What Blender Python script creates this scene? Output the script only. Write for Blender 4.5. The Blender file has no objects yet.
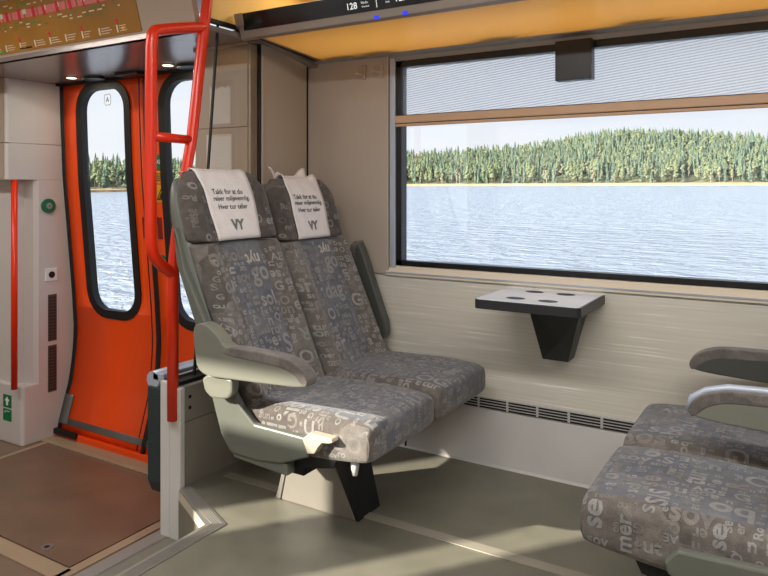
import bpy, bmesh, math, random
from mathutils import Vector, Matrix
from mathutils.bvhtree import BVHTree
random.seed(7)
S = bpy.context.scene
C = S.collection
H = 1.2                    # everything is laid out from eye height, then lifted onto the floor
FZ, TZ, VZ = -1.2, -1.41, -1.62   # seat floor, step tread, vestibule floor

# ------------------------------------------------------------------ materials
def lin(c):
    return tuple((x/255/12.92 if x/255 <= .04045 else ((x/255+.055)/1.055)**2.4) for x in c) + (1,)
def mat(name, rgb, rough=.5, metal=0, var=0, scale=8, bump=0, bscale=200, spec=.5, stretch=None, emit=None, es=1, coat=0):
    m = bpy.data.materials.new(name); m.use_nodes = True
    nt = m.node_tree; N = nt.nodes; L = nt.links
    b = N['Principled BSDF']
    b.inputs['Base Color'].default_value = lin(rgb)
    b.inputs['Roughness'].default_value = rough; b.inputs['Metallic'].default_value = metal
    b.inputs['Specular IOR Level'].default_value = spec
    b.inputs['Coat Weight'].default_value = coat
    if emit:
        b.inputs['Emission Color'].default_value = lin(emit); b.inputs['Emission Strength'].default_value = es
    if var or bump:
        tc = N.new('ShaderNodeTexCoord'); mp = N.new('ShaderNodeMapping')
        L.new(tc.outputs['Object'], mp.inputs['Vector'])
        if stretch: mp.inputs['Scale'].default_value = stretch
    if var:
        n = N.new('ShaderNodeTexNoise'); n.inputs['Scale'].default_value = scale; n.inputs['Detail'].default_value = 5
        L.new(mp.outputs[0], n.inputs['Vector'])
        r = N.new('ShaderNodeValToRGB'); c = lin(rgb)
        r.color_ramp.elements[0].position = .3; r.color_ramp.elements[1].position = .7
        r.color_ramp.elements[0].color = tuple(x*(1-var) for x in c[:3])+(1,)
        r.color_ramp.elements[1].color = tuple(min(1, x*(1+var)) for x in c[:3])+(1,)
        L.new(n.outputs['Fac'], r.inputs[0]); L.new(r.outputs[0], b.inputs['Base Color'])
    if bump:
        n2 = N.new('ShaderNodeTexNoise'); n2.inputs['Scale'].default_value = bscale; n2.inputs['Detail'].default_value = 3
        L.new(mp.outputs[0], n2.inputs['Vector'])
        bp = N.new('ShaderNodeBump'); bp.inputs['Strength'].default_value = bump; bp.inputs['Distance'].default_value = .004
        L.new(n2.outputs['Fac'], bp.inputs['Height']); L.new(bp.outputs[0], b.inputs['Normal'])
    return m
def glass_mat(name, tint=(1, 1, 1), gloss=.06):
    m = bpy.data.materials.new(name); m.use_nodes = True
    nt = m.node_tree; N = nt.nodes; N.clear()
    o = N.new('ShaderNodeOutputMaterial'); mx = N.new('ShaderNodeMixShader')
    t = N.new('ShaderNodeBsdfTransparent'); t.inputs[0].default_value = tint+(1,)
    g = N.new('ShaderNodeBsdfGlossy'); g.inputs['Roughness'].default_value = .02
    mx.inputs[0].default_value = gloss
    nt.links.new(t.outputs[0], mx.inputs[1]); nt.links.new(g.outputs[0], mx.inputs[2]); nt.links.new(mx.outputs[0], o.inputs[0])
    return m
def fabric(name, a, b_, scale):
    """woven seat cloth: blotches of two colours with a fine weave"""
    m = bpy.data.materials.new(name); m.use_nodes = True
    nt = m.node_tree; N = nt.nodes; L = nt.links; b = N['Principled BSDF']
    b.inputs['Roughness'].default_value = .9; b.inputs['Specular IOR Level'].default_value = .15
    b.inputs['Sheen Weight'].default_value = .25; b.inputs['Sheen Roughness'].default_value = .5
    tc = N.new('ShaderNodeTexCoord')
    v = N.new('ShaderNodeTexVoronoi'); v.inputs['Scale'].default_value = scale; v.distance = 'CHEBYCHEV'
    L.new(tc.outputs['Object'], v.inputs['Vector'])
    sp = N.new('ShaderNodeSeparateColor'); L.new(v.outputs['Color'], sp.inputs[0])
    mx = N.new('ShaderNodeMix'); mx.data_type = 'RGBA'
    mx.inputs['A'].default_value = lin(a); mx.inputs['B'].default_value = lin(b_)
    L.new(sp.outputs[0], mx.inputs['Factor'])
    n = N.new('ShaderNodeTexNoise'); n.inputs['Scale'].default_value = 420; n.inputs['Detail'].default_value = 2
    L.new(tc.outputs['Object'], n.inputs['Vector'])
    n3 = N.new('ShaderNodeTexNoise'); n3.inputs['Scale'].default_value = 38; n3.inputs['Detail'].default_value = 4
    L.new(tc.outputs['Object'], n3.inputs['Vector'])
    ad = N.new('ShaderNodeMath'); ad.operation = 'ADD'; L.new(n.outputs['Fac'], ad.inputs[0]); L.new(n3.outputs['Fac'], ad.inputs[1])
    mr = N.new('ShaderNodeMapRange'); mr.inputs[1].default_value = .7; mr.inputs[2].default_value = 1.3
    mr.inputs[3].default_value = .72; mr.inputs[4].default_value = 1.28; L.new(ad.outputs[0], mr.inputs[0])
    hs = N.new('ShaderNodeMix'); hs.data_type = 'RGBA'; hs.blend_type = 'MULTIPLY'; hs.inputs['Factor'].default_value = 1
    L.new(mx.outputs['Result'], hs.inputs['A']); L.new(mr.outputs[0], hs.inputs['B']); L.new(hs.outputs['Result'], b.inputs['Base Color'])
    bp = N.new('ShaderNodeBump'); bp.inputs['Strength'].default_value = .25; bp.inputs['Distance'].default_value = .002
    L.new(n.outputs['Fac'], bp.inputs['Height']); L.new(bp.outputs[0], b.inputs['Normal'])
    return m
M = dict(
 wall=mat('wall_panel', (176, 164, 152), .55, var=.03, scale=3),
 wallwarm=mat('partition_panel', (172, 158, 142), .5, var=.03, scale=3),
 pocket=mat('pillar_panel', (172, 154, 136), .45, var=.03, scale=3),
 col=mat('column_panel', (206, 200, 196), .4, var=.02, scale=3),
 kick=mat('kick_panel', (192, 190, 188), .38, var=.04, scale=4),
 sill=mat('sill_panel', (222, 212, 194), .4),
 alu=mat('brushed_aluminium', (170, 168, 164), .35, metal=.85, var=.08, scale=60, stretch=(1, 1, 12)),
 nosing=mat('nosing_aluminium', (156, 152, 145), .45, metal=.6, bump=.5, bscale=500),
 nosingcap=mat('nosing_cream', (190, 181, 160), .45),
 black=mat('black_rubber', (14, 14, 16), .6),
 frame=mat('black_window_frame', (18, 18, 22), .35),
 greydark=mat('dark_grey_plastic', (62, 62, 60), .45),
 floor=mat('vinyl_floor', (116, 113, 100), .42, var=.10, scale=9, bump=.1, bscale=350),
 vest=mat('vestibule_floor', (120, 100, 82), .4, var=.12, scale=5),
 hatch=mat('hatch_plate', (112, 89, 70), .36, var=.14, scale=6, bump=.06),
 hatchrim=mat('hatch_rim', (160, 138, 112), .4, var=.05),
 strip=mat('cover_strip', (146, 140, 126), .45, var=.06),
 red=mat('red_enamel', (230, 48, 8), .34, coat=.12),
 door=mat('orange_red_door', (246, 78, 4), .38, var=.04, scale=3),
 doorkick=mat('door_kick_metal', (120, 122, 120), .4, metal=.6),
 shell=mat('grey_green_shell', (98, 101, 93), .38, var=.04, scale=6),
 armplastic=mat('grey_green_arm', (118, 119, 108), .34),
 armdark=mat('dark_arm', (74, 76, 72), .35),
 pedestal=mat('pedestal_grey', (122, 117, 108), .45, var=.06, scale=7),
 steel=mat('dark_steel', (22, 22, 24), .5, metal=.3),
 lever=mat('beige_lever', (184, 173, 154), .4),
 fabc=fabric('fabric_centre', (86, 88, 97), (107, 107, 111), 9),
 fabs=fabric('fabric_side', (88, 82, 78), (113, 107, 102), 10),
 fabh=fabric('fabric_head', (74, 68, 66), (92, 84, 80), 10),
 fabl=fabric('fabric_letter_light', (142, 140, 138), (126, 125, 123), 14),
 fabm=fabric('fabric_letter_mid', (126, 121, 116), (114, 110, 107), 14),
 fabw=fabric('fabric_letter_pale', (178, 170, 164), (164, 158, 150), 14),
 cover=mat('white_cover_cloth', (224, 218, 217), .9, var=.03, scale=30, bump=.35, bscale=60, spec=.1),
 ink=mat('green_black_ink', (34, 52, 50), .8),
 logo=mat('grey_logo_ink', (112, 114, 112), .8),
 tabletop=mat('pale_table_top', (238, 241, 248), .16, spec=.8),
 tablerim=mat('table_rim', (40, 40, 44), .4),
 cup=mat('cup_recess', (40, 38, 42), .5),
 bracket=mat('table_bracket', (34, 36, 36), .45),
 amber=mat('amber_panel', (246, 202, 112), .4, var=.04, scale=2),
 rackrail=mat('rack_rail', (160, 148, 138), .4, metal=.4),
 display=mat('black_display', (16, 20, 18), .2),
 digits=mat('lit_digits', (220, 220, 215), .5, emit=(220, 222, 225), es=.75),
 led=mat('blue_indicator', (30, 60, 255), .4, emit=(40, 60, 255), es=.9),
 bar=mat('blind_bar', (198, 166, 138), .45),
 bluerail=mat('blind_side_rail', (176, 186, 202), .35, metal=.2),
 white=mat('white_post', (206, 204, 200), .4),
 panelgrey=mat('partition_grey', (140, 134, 126), .5, var=.03),
 teal=mat('teal_bumper', (40, 54, 56), .5),
 green=mat('green_button', (8, 104, 62), .4),
 whitepl=mat('white_plastic', (232, 232, 230), .4),
 yellow=mat('yellow_sticker', (232, 168, 18), .5),
 signgreen=mat('sign_green', (0, 118, 62), .5),
 soffit=mat('grey_gloss_soffit', (150, 138, 132), .22, metal=.35),
 header=mat('beige_header', (176, 156, 138), .45),
 gold=mat('map_gold', (156, 106, 30), .35, var=.2, scale=2.2),
 pink=mat('map_pink', (226, 120, 118), .5, var=.1, scale=60),
 mapred=mat('map_red', (216, 34, 44), .5),
 mapgreen=mat('map_green', (70, 140, 60), .5),
 mapwhite=mat('map_white', (226, 212, 186), .5),
 lamp=mat('lamp_lens', (255, 246, 210), .4, emit=(255, 240, 200), es=3),
 paletone=mat('pale_tone', (206, 196, 182), .7, var=.03, scale=10),
 vent=mat('vent_brown', (84, 70, 64), .6),
 trunk=mat('tree_trunk', (150, 134, 116), .9),
 birchbark=mat('birch_bark', (214, 206, 192), .9),
 spruce=mat('hazed_spruce_needles', (106, 124, 104), .9, var=.18, scale=.9, spec=.1),  # spruce and pine greens paled to carry the distance haze
 pine=mat('hazed_pine_needles', (130, 139, 104), .9, var=.18, scale=.9, spec=.1),
 birch=mat('birch_twigs', (150, 146, 118), .9, var=.15, scale=.9, spec=.1),
 hill=mat('forest_ground', (120, 122, 88), .95, var=.3, scale=.12),
 reed=mat('reed_bank', (206, 172, 126), .95, var=.25, scale=.3),
 ceil=mat('ceiling_panel', (196, 188, 178), .6),
)
M['glass'] = glass_mat('window_glass', (.97, .98, 1.0), .05)
M['screen'] = glass_mat('partition_glass', (.93, .92, .90), .06)
# laminate with pale horizontal streaks
def laminate():
    m = mat('streaked_laminate', (168, 158, 138), .42); nt = m.node_tree; N = nt.nodes; L = nt.links; b = N['Principled BSDF']
    tc = N.new('ShaderNodeTexCoord'); mp = N.new('ShaderNodeMapping'); mp.inputs['Scale'].default_value = (1.3, 1, 62)
    L.new(tc.outputs['Object'], mp.inputs['Vector'])
    n = N.new('ShaderNodeTexNoise'); n.inputs['Scale'].default_value = 2.2; n.inputs['Detail'].default_value = 4; L.new(mp.outputs[0], n.inputs['Vector'])
    r = N.new('ShaderNodeValToRGB'); e = r.color_ramp.elements
    e[0].position = .3; e[0].color = lin((206, 201, 188)); e[1].position = .62; e[1].color = lin((216, 212, 201))
    x = e.new(.72); x.color = lin((242, 240, 232))
    L.new(n.outputs['Fac'], r.inputs[0]); L.new(r.outputs[0], b.inputs['Base Color'])
    return m
M['laminate'] = laminate()
def shelf_mat():
    m = mat('amber_glass_shelf', (224, 196, 142), .35); nt = m.node_tree; N = nt.nodes; L = nt.links
    b = N['Principled BSDF']; tl = N.new('ShaderNodeBsdfTranslucent'); tl.inputs[0].default_value = lin((238, 212, 156))
    mx = N.new('ShaderNodeMixShader'); mx.inputs[0].default_value = .6
    L.new(b.outputs[0], mx.inputs[1]); L.new(tl.outputs[0], mx.inputs[2]); L.new(mx.outputs[0], N['Material Output'].inputs[0])
    return m
M['ambershelf'] = shelf_mat()
def blind_mat():
    m = bpy.data.materials.new('blind_mesh'); m.use_nodes = True
    nt = m.node_tree; N = nt.nodes; L = nt.links; N.clear()
    o = N.new('ShaderNodeOutputMaterial'); mx = N.new('ShaderNodeMixShader')
    t = N.new('ShaderNodeBsdfTransparent'); d = N.new('ShaderNodeBsdfDiffuse'); d.inputs[0].default_value = lin((180, 186, 194))
    tl = N.new('ShaderNodeBsdfTranslucent'); tl.inputs[0].default_value = lin((205, 210, 218))
    m2 = N.new('ShaderNodeMixShader'); m2.inputs[0].default_value = .5
    L.new(d.outputs[0], m2.inputs[1]); L.new(tl.outputs[0], m2.inputs[2])
    tc = N.new('ShaderNodeTexCoord'); mp = N.new('ShaderNodeMapping'); mp.inputs['Rotation'].default_value = (0, .11, 0)
    L.new(tc.outputs['Object'], mp.inputs['Vector'])
    w = N.new('ShaderNodeTexWave'); w.bands_direction = 'Z'; w.inputs['Scale'].default_value = 29; w.inputs['Distortion'].default_value = .25
    w.inputs['Detail'].default_value = 0
    L.new(mp.outputs[0], w.inputs['Vector'])
    mr = N.new('ShaderNodeMapRange'); mr.inputs[3].default_value = .16; mr.inputs[4].default_value = .35
    L.new(w.outputs['Fac'], mr.inputs[0]); L.new(mr.outputs[0], mx.inputs[0])
    L.new(t.outputs[0], mx.inputs[1]); L.new(m2.outputs[0], mx.inputs[2]); L.new(mx.outputs[0], o.inputs[0])
    return m
M['blind'] = blind_mat()
def water_mat():
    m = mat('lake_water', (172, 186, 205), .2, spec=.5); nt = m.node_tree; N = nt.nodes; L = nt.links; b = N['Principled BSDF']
    tc = N.new('ShaderNodeTexCoord'); mp = N.new('ShaderNodeMapping'); mp.inputs['Scale'].default_value = (.75, 1.2, 1)
    mp.inputs['Rotation'].default_value = (0, 0, .35)
    L.new(tc.outputs['Object'], mp.inputs['Vector'])
    n = N.new('ShaderNodeTexNoise'); n.inputs['Scale'].default_value = .7; n.inputs['Detail'].default_value = 7; n.inputs['Roughness'].default_value = .62
    L.new(mp.outputs[0], n.inputs['Vector'])
    bp = N.new('ShaderNodeBump'); bp.inputs['Strength'].default_value = 1; bp.inputs['Distance'].default_value = 1.4
    L.new(n.outputs['Fac'], bp.inputs['Height']); L.new(bp.outputs[0], b.inputs['Normal'])
    return m
M['water'] = water_mat()

# ------------------------------------------------------------------ mesh helpers
def add_box(bm, x0, x1, y0, y1, z0, z1, bev=0, seg=2, mi=0):
    t = bmesh.new(); bmesh.ops.create_cube(t, size=1)
    for v in t.verts:
        v.co = Vector(((x0+x1)/2+v.co.x*(x1-x0), (y0+y1)/2+v.co.y*(y1-y0), (z0+z1)/2+v.co.z*(z1-z0)))
    if bev:
        bmesh.ops.bevel(t, geom=t.edges[:], offset=min(bev, .49*min(x1-x0, y1-y0, z1-z0)), segments=seg, affect='EDGES', profile=.5)
    merge(bm, t, mi)
def merge(bm, t, mi=None):
    vm = {v: bm.verts.new(v.co) for v in t.verts}
    for f in t.faces:
        try: g = bm.faces.new([vm[v] for v in f.verts])
        except ValueError: continue
        g.material_index = f.material_index if mi is None else mi; g.smooth = f.smooth
    t.free()
def add_prism(bm, pts, axis, a0, a1, bev=0, mi=0, seg=2):
    """polygon pts (2D) extruded along axis from a0 to a1; axis 0: pts=(y,z), 1: pts=(x,z), 2: pts=(x,y)"""
    t = bmesh.new()
    def P(p, a): return Vector((a, p[0], p[1])) if axis == 0 else Vector((p[0], a, p[1])) if axis == 1 else Vector((p[0], p[1], a))
    A = [t.verts.new(P(p, a0)) for p in pts]; B = [t.verts.new(P(p, a1)) for p in pts]; n = len(pts)
    t.faces.new(A); t.faces.new(B[::-1])
    for i in range(n): t.faces.new((A[i], B[i], B[(i+1) % n], A[(i+1) % n]))
    bmesh.ops.recalc_face_normals(t, faces=t.faces[:])
    if bev:
        es = [e for e in t.edges if e.calc_face_angle(0) > .35]
        bmesh.ops.bevel(t, geom=es, offset=bev, segments=seg, affect='EDGES', profile=.5)
    merge(bm, t, mi)
def smooth_poly(pts, it=2):
    for _ in range(it):
        q = []
        for i, p in enumerate(pts):
            n = pts[(i+1) % len(pts)]
            q += [(p[0]*.75+n[0]*.25, p[1]*.75+n[1]*.25), (p[0]*.25+n[0]*.75, p[1]*.25+n[1]*.75)]
        pts = q
    return pts
def smooth_path(pts, it=2):
    pts = [Vector(p) for p in pts]
    for _ in range(it):
        q = [pts[0]]
        for a, b in zip(pts, pts[1:]): q += [a.lerp(b, .25), a.lerp(b, .75)]
        q.append(pts[-1]); pts = q
    return pts
def add_tube(bm, path, r, n=14, mi=0):
    path = [Vector(p) for p in path]; rings = []; up = None
    for i, p in enumerate(path):
        d = (path[min(i+1, len(path)-1)]-path[max(i-1, 0)]).normalized()
        if up is None: up = d.orthogonal().normalized()
        up = (up-d*up.dot(d)).normalized(); s = d.cross(up)
        rr = r[i] if isinstance(r, (list, tuple)) else r
        rings.append([bm.verts.new(p+(up*math.cos(2*math.pi*k/n)+s*math.sin(2*math.pi*k/n))*rr) for k in range(n)])
    for a, b in zip(rings, rings[1:]):
        for k in range(n):
            f = bm.faces.new((a[k], a[(k+1) % n], b[(k+1) % n], b[k])); f.smooth = True; f.material_index = mi
    f = bm.faces.new(rings[0][::-1]); f.material_index = mi; f = bm.faces.new(rings[-1]); f.material_index = mi
def add_loft(bm, rings, mfun=None, closed=True, caps=True):
    R = [[bm.verts.new(p) for p in r] for r in rings]; n = len(rings[0])
    for i, (a, b) in enumerate(zip(R, R[1:])):
        for k in range(n if closed else n-1):
            f = bm.faces.new((a[k], a[(k+1) % n], b[(k+1) % n], b[k])); f.smooth = True
            if mfun: f.material_index = mfun(i, k)
    if caps:
        for r in (R[0][::-1], R[-1]):
            f = bm.faces.new(r); f.smooth = True
            if mfun: f.material_index = mfun(0, 0)
    bmesh.ops.recalc_face_normals(bm, faces=bm.faces[:])
def add_disc(bm, c, r, axis, h, n=20, mi=0, sx=1, sy=1):
    """short cylinder centred on c standing h along +axis"""
    pts = [(r*sx*math.cos(2*math.pi*k/n), r*sy*math.sin(2*math.pi*k/n)) for k in range(n)]
    i, j = [(1, 2), (0, 2), (0, 1)][axis]
    add_prism(bm, [(c[i]+p[0], c[j]+p[1]) for p in pts], axis, c[axis], c[axis]+h, 0, mi)
def new(name, bm, mats, parent=None, kind=None, sub=0, smooth=None):
    me = bpy.data.meshes.new(name); bmesh.ops.recalc_face_normals(bm, faces=bm.faces[:]) if smooth != 'keep' else None
    bm.to_mesh(me); bm.free()
    for m in (mats if isinstance(mats, (list, tuple)) else [mats]): me.materials.append(M[m] if isinstance(m, str) else m)
    if smooth is True:
        for p in me.polygons: p.use_smooth = True
    o = bpy.data.objects.new(name, me); C.objects.link(o)
    if sub:
        s = o.modifiers.new('subsurf', 'SUBSURF'); s.levels = s.render_levels = sub
    if parent:
        o.parent = parent; w = Vector(parent.location)
        p = parent
        while p.parent: p = p.parent; w += Vector(p.location)
        o.location = -w
    if kind: o['kind'] = kind
    return o
def tag(o, label, cat, group=None, kind=None):
    o['label'] = label; o['category'] = cat
    if group: o['group'] = group
    if kind: o['kind'] = kind
    return o
def thing(name, label, cat, loc, group=None):
    o = bpy.data.objects.new(name, None); o.empty_display_size = .1; C.objects.link(o); o.location = loc
    return tag(o, label, cat, group)
def part(name, mats, parent, fn, **k):
    bm = bmesh.new(); fn(bm); return new(name, bm, mats, parent, **k)
def struct(name, mats, fn, parent=None, **k):
    bm = bmesh.new(); fn(bm); return new(name, bm, mats, parent, kind='structure' if not parent else None, **k)
def bake(o):
    """apply the modifiers of o to its mesh"""
    dg = bpy.context.evaluated_depsgraph_get(); dg.update()
    me = bpy.data.meshes.new_from_object(o.evaluated_get(dg)); o.modifiers.clear(); o.data = me
_glyph = {}
def glyphs(txt, bold=.02, fine=.16):
    key = (txt, bold, fine)
    if key in _glyph: return _glyph[key]
    cu = bpy.data.curves.new('t', 'FONT'); cu.body = txt; cu.size = 1; cu.offset = bold; cu.resolution_u = 3
    o = bpy.data.objects.new('t', cu); C.objects.link(o)
    dg = bpy.context.evaluated_depsgraph_get(); dg.update()
    me = bpy.data.meshes.new_from_object(o.evaluated_get(dg)); bpy.data.objects.remove(o)
    bm = bmesh.new(); bm.from_mesh(me); bpy.data.meshes.remove(me)
    bmesh.ops.remove_doubles(bm, verts=bm.verts[:], dist=1e-4)
    bmesh.ops.triangulate(bm, faces=bm.faces[:])
    for _ in range(4):
        es = [e for e in bm.edges if e.calc_length() > fine]
        if not es or fine > 5: break
        bmesh.ops.subdivide_edges(bm, edges=es, cuts=1); bmesh.ops.triangulate(bm, faces=bm.faces[:])
    xs = [v.co.x for v in bm.verts] or [0]; ys = [v.co.y for v in bm.verts] or [0]
    x0, x1, y0, y1 = min(xs), max(xs), min(ys), max(ys)
    vs = [(v.co.x-(x0+x1)/2, v.co.y-(y0+y1)/2) for v in bm.verts]; bm.verts.index_update()
    fs = [[v.index for v in f.verts] for f in bm.faces]; bm.free()
    _glyph[key] = (vs, fs, x1-x0, y1-y0)
    return _glyph[key]
def flat_text(bm, txt, org, U, V, size, bold=.0, mi=0, center=True):
    """lettering laid flat at org, reading along U with up V (one-sided sheet on a surface)"""
    vs, fs, w, h = glyphs(txt, bold, 9)
    s = size
    vv = [bm.verts.new(Vector(org)+Vector(U)*(x*s)+Vector(V)*(y*s)) for x, y in vs]
    for f in fs:
        try: g = bm.faces.new([vv[i] for i in f]); g.material_index = mi
        except ValueError: pass
    return w*s
def project(tree, bm, txt, org, U, V, D, size, off, mi, bold=.02, minface=.25, fine=.16):
    """lettering dropped along D onto the surface in tree"""
    vs, fs, w, h = glyphs(txt, bold, fine); out = []
    for x, y in vs:
        p = Vector(org)+U*(x*size)+V*(y*size)
        hit, nrm, _, _ = tree.ray_cast(p, D, 1.3)
        if hit is not None and nrm.dot(D) > 0: nrm = -nrm
        if hit is None or -nrm.dot(D) < minface: out.append(None)
        else: out.append(bm.verts.new(hit+nrm*off))
    for f in fs:
        vv = [out[i] for i in f]
        if all(vv):
            try: g = bm.faces.new(vv); g.material_index = mi; g.smooth = True
            except ValueError: pass
WORDS = ['nyt', 'go', 'on', 'er', 'reise', 'tur', 'dag', 'SIS', 'Ro', 'OG', 'sol', 'ut', 'god', 'mer', 'AE', 'sov', 'U', 'R', 'G', 'o', 'O', 'Q', 'S', 'a', 'n', 'e', 'ro', 'ung', 'se', 'bo']
def letter_field(o, org, U, V, D, ru, rv, n, sizes, mis, rots, seed, first=()):
    """scatter woven lettering over part o inside the rectangle ru x rv of the plane (org, U, V)"""
    rnd = random.Random(seed); U, V, D = Vector(U), Vector(V), Vector(D)
    bm = bmesh.new(); bm.from_mesh(o.data); tree = BVHTree.FromBMesh(bm)
    lt = bmesh.new(); used = []
    def place(txt, u, v, s, rot, mi):
        c, sn = math.cos(rot), math.sin(rot)
        _, _, w, h = glyphs(txt, .025)
        w, h = w*s, h*s; bw = abs(w*c)+abs(h*sn); bh = abs(w*sn)+abs(h*c)
        for (a, b, p, q) in used:
            if abs(a-u) < (p+bw)*.5 and abs(b-v) < (q+bh)*.5: return False
        used.append((u, v, bw+.004, bh+.004))
        project(tree, lt, txt, Vector(org)+U*u+V*v, U*c+V*sn, V*c-U*sn, D, s, rnd.uniform(.0006, .0012), mi, bold=.025)
        return True
    for t in first: place(*t)
    k = 0
    for tries in range(n*45):
        if k >= n: break
        f = max(0, 1-tries/(n*25)); s = sizes[0]+(sizes[1]-sizes[0])*f*rnd.random()
        w = rnd.choice(WORDS)
        if place(w, rnd.uniform(*ru), rnd.uniform(*rv), s, rnd.choice(rots), rnd.choice(mis)): k += 1
    merge(bm, lt); bm.to_mesh(o.data); bm.free()

# ------------------------------------------------------------------ camera
cam = bpy.data.cameras.new('camera'); co = bpy.data.objects.new('camera', cam); C.objects.link(co)
cam.sensor_width = 36; cam.lens = 690/768*36; cam.shift_y = -101/768; cam.clip_end = 3000; cam.clip_start = .02
co.location = (0, 0, 0); co.rotation_euler = (math.pi/2, 0, math.radians(31.1)); S.camera = co

# ------------------------------------------------------------------ the setting
XR = 1.6
def f_floor(bm):
    add_prism(bm, [(-1.746, -.45), (XR, -.45), (XR, 2.86), (-2.11, 2.86), (-2.11, 1.97), (-2.10, 1.962), (-1.746, 1.808)], 2, FZ-.06, FZ)
struct('floor', 'floor', f_floor)
def f_tread(bm):
    add_box(bm, -2.2, -1.746, -.45, 1.97, TZ-.21, TZ)
    add_prism(bm, [(-2.108, 1.919), (-1.80, 1.767), (-1.75, 1.80), (-2.108, 1.96)], 2, TZ-.2, FZ-.035)
struct('floor', 'floor', f_tread)
struct('floor', 'vest', lambda bm: add_box(bm, -5.2, -2.2, -.45, 2.86, VZ-.06, VZ))
# nosing strips
def f_nose(bm):
    a = [(-1.746, -.4), (-1.746, 1.808), (-2.10, 1.972), (-2.10, 1.915), (-1.806, 1.768), (-1.806, -.4)]
    add_prism(bm, a, 2, FZ-.034, FZ+.004)
    for k in range(5):                                    # ribs
        t = .008+k*.0085
        add_box(bm, -1.746-t-.003, -1.746-t, -.4, 1.808-t*.75, FZ+.004, FZ+.0058)
        add_prism(bm, [(-1.746-t, 1.806-t*.5), (-2.10, 1.970-t*1.1), (-2.10, 1.967-t*1.1), (-1.746-t, 1.803-t*.5)], 2, FZ+.004, FZ+.0058)
struct('trim_1', 'nosing', f_nose)
struct('trim_2', 'nosingcap', lambda bm: add_prism(bm, [(-2.10, 1.913), (-1.806, 1.766), (-1.806, 1.7655), (-2.10, 1.9125)], 2, FZ-.036, FZ+.003))
struct('trim_3', 'nosing', lambda bm: (add_box(bm, -2.25, -2.185, -.4, 1.95, TZ-.03, TZ+.004), add_box(bm, -2.185, -2.18, -.4, 1.95, TZ-.03, TZ+.0015)))
struct('trim_4', 'strip', lambda bm: add_box(bm, -2.05, XR, 2.104, 2.15, FZ, FZ+.004, .0015))
# inspection hatch in the vestibule floor
t = thing('floor_hatch', 'brown inspection hatch plate in the vestibule floor before the red doors', 'hatch', (-3.35, 2.2, VZ))
part('plate', 'hatch', t, lambda bm: add_box(bm, -4.06, -2.66, 1.82, 2.60, VZ+.001, VZ+.006))
def f_hrim(bm):
    add_box(bm, -4.10, -2.63, 1.73, 1.812, VZ, VZ+.005); add_box(bm, -2.652, -2.60, 1.73, 2.64, VZ, VZ+.005)
    add_box(bm, -4.10, -4.068, 1.73, 2.64, VZ, VZ+.005)
part('rim', 'hatchrim', t, f_hrim)
k = part('latch', 'alu', t, lambda bm: add_disc(bm, (-2.892, 1.868, VZ+.006), .028, 2, .002))
k['label'] = 'round metal latch'
part('latch_slot', 'black', k, lambda bm: add_disc(bm, (-2.892, 1.868, VZ+.008), .012, 2, .001, 10))
struct('trim_5', 'hatchrim', lambda bm: (add_box(bm, -4.15, -2.5, 2.635, 2.74, VZ, VZ+.008, .003), add_box(bm, -4.15, -2.5, 2.672, 2.678, VZ+.008, VZ+.0095)))

# window wall: laminate below, panel beside the window, header above
WX0, WX1, WZ0, WZ1 = -1.655, 1.0, -.372, .60
def f_wall(bm):
    add_box(bm, -2.2, -1.688, 2.835, 2.95, -.418, .64, .004)
    add_box(bm, -2.2, XR, 2.90, 3.0, -1.3, -.372); add_box(bm, -2.2, XR, 2.86, 3.0, .60, 1.1); add_box(bm, WX1, XR, 2.85, 3.0, -.372, .60)
struct('wall_window', 'wall', f_wall)
struct('wall_lower', 'laminate', lambda bm: add_box(bm, -2.19, XR, 2.845, 2.90, -.926, -.418, .003))
struct('trim_6', 'sill', lambda bm: add_prism(bm, [(2.90, -.372), (2.858, -.376), (2.832, -.404), (2.832, -.42), (2.90, -.42)], 0, -1.70, XR))
struct('sill_highlight', 'bluerail', lambda bm: add_box(bm, -1.70, XR, 2.828, 2.834, -.409, -.403))  # pale strip laid on as the highlight along the sill edge
def f_kick(bm):
    add_prism(bm, [(2.90, -.976), (2.845, -.976), (2.778, -1.19), (2.77, -1.2), (2.90, -1.2)], 0, -2.15, XR)
struct('baseboard_window', 'kick', f_kick)
# window
win = struct('window_1', 'frame', lambda bm: (add_box(bm, WX0, -1.625, 2.855, 2.905, WZ0, WZ1), add_box(bm, WX0, WX1, 2.855, 2.905, WZ0, WZ0+.022), add_box(bm, WX0, WX1, 2.855, 2.905, .57, WZ1), add_box(bm, WX1-.06, WX1, 2.855, 2.93, WZ0, WZ1)))
part('pane', 'glass', win, lambda bm: add_box(bm, -1.64, WX1-.05, 2.893, 2.901, WZ0+.01, .58))
part('side_rail', 'bluerail', win, lambda bm: add_box(bm, -1.684, WX0, 2.842, 2.93, WZ0-.01, .615, .004))
# roller blind
bl = thing('roller_blind', 'half lowered translucent grey roller blind across the top of the window', 'blind', (-.4, 2.86, .3))
part('blind_cloth', 'blind', bl, lambda bm: add_box(bm, -1.63, WX1-.055, 2.872, 2.8728, .31, .575))
def f_bbar(bm):
    add_box(bm, -1.655, WX1-.01, 2.838, 2.85, .302, .338, .004); add_box(bm, -1.655, WX1-.01, 2.842, 2.852, .286, .300, .004)
k = part('bottom_bar', 'bar', bl, f_bbar); k['label'] = 'brown bottom bar'
part('bar_groove', 'black', k, lambda bm: (add_box(bm, -1.655, WX1-.01, 2.844, 2.852, .299, .303), add_box(bm, -1.62, WX1-.01, 2.846, 2.854, .337, .3415)))
tag(part('blind_catch', 'frame', None, lambda bm: add_box(bm, -.866, -.717, 2.80, 2.852, .437, .60, .003)), 'small black box at the top of the window over the blind', 'box')
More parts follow.
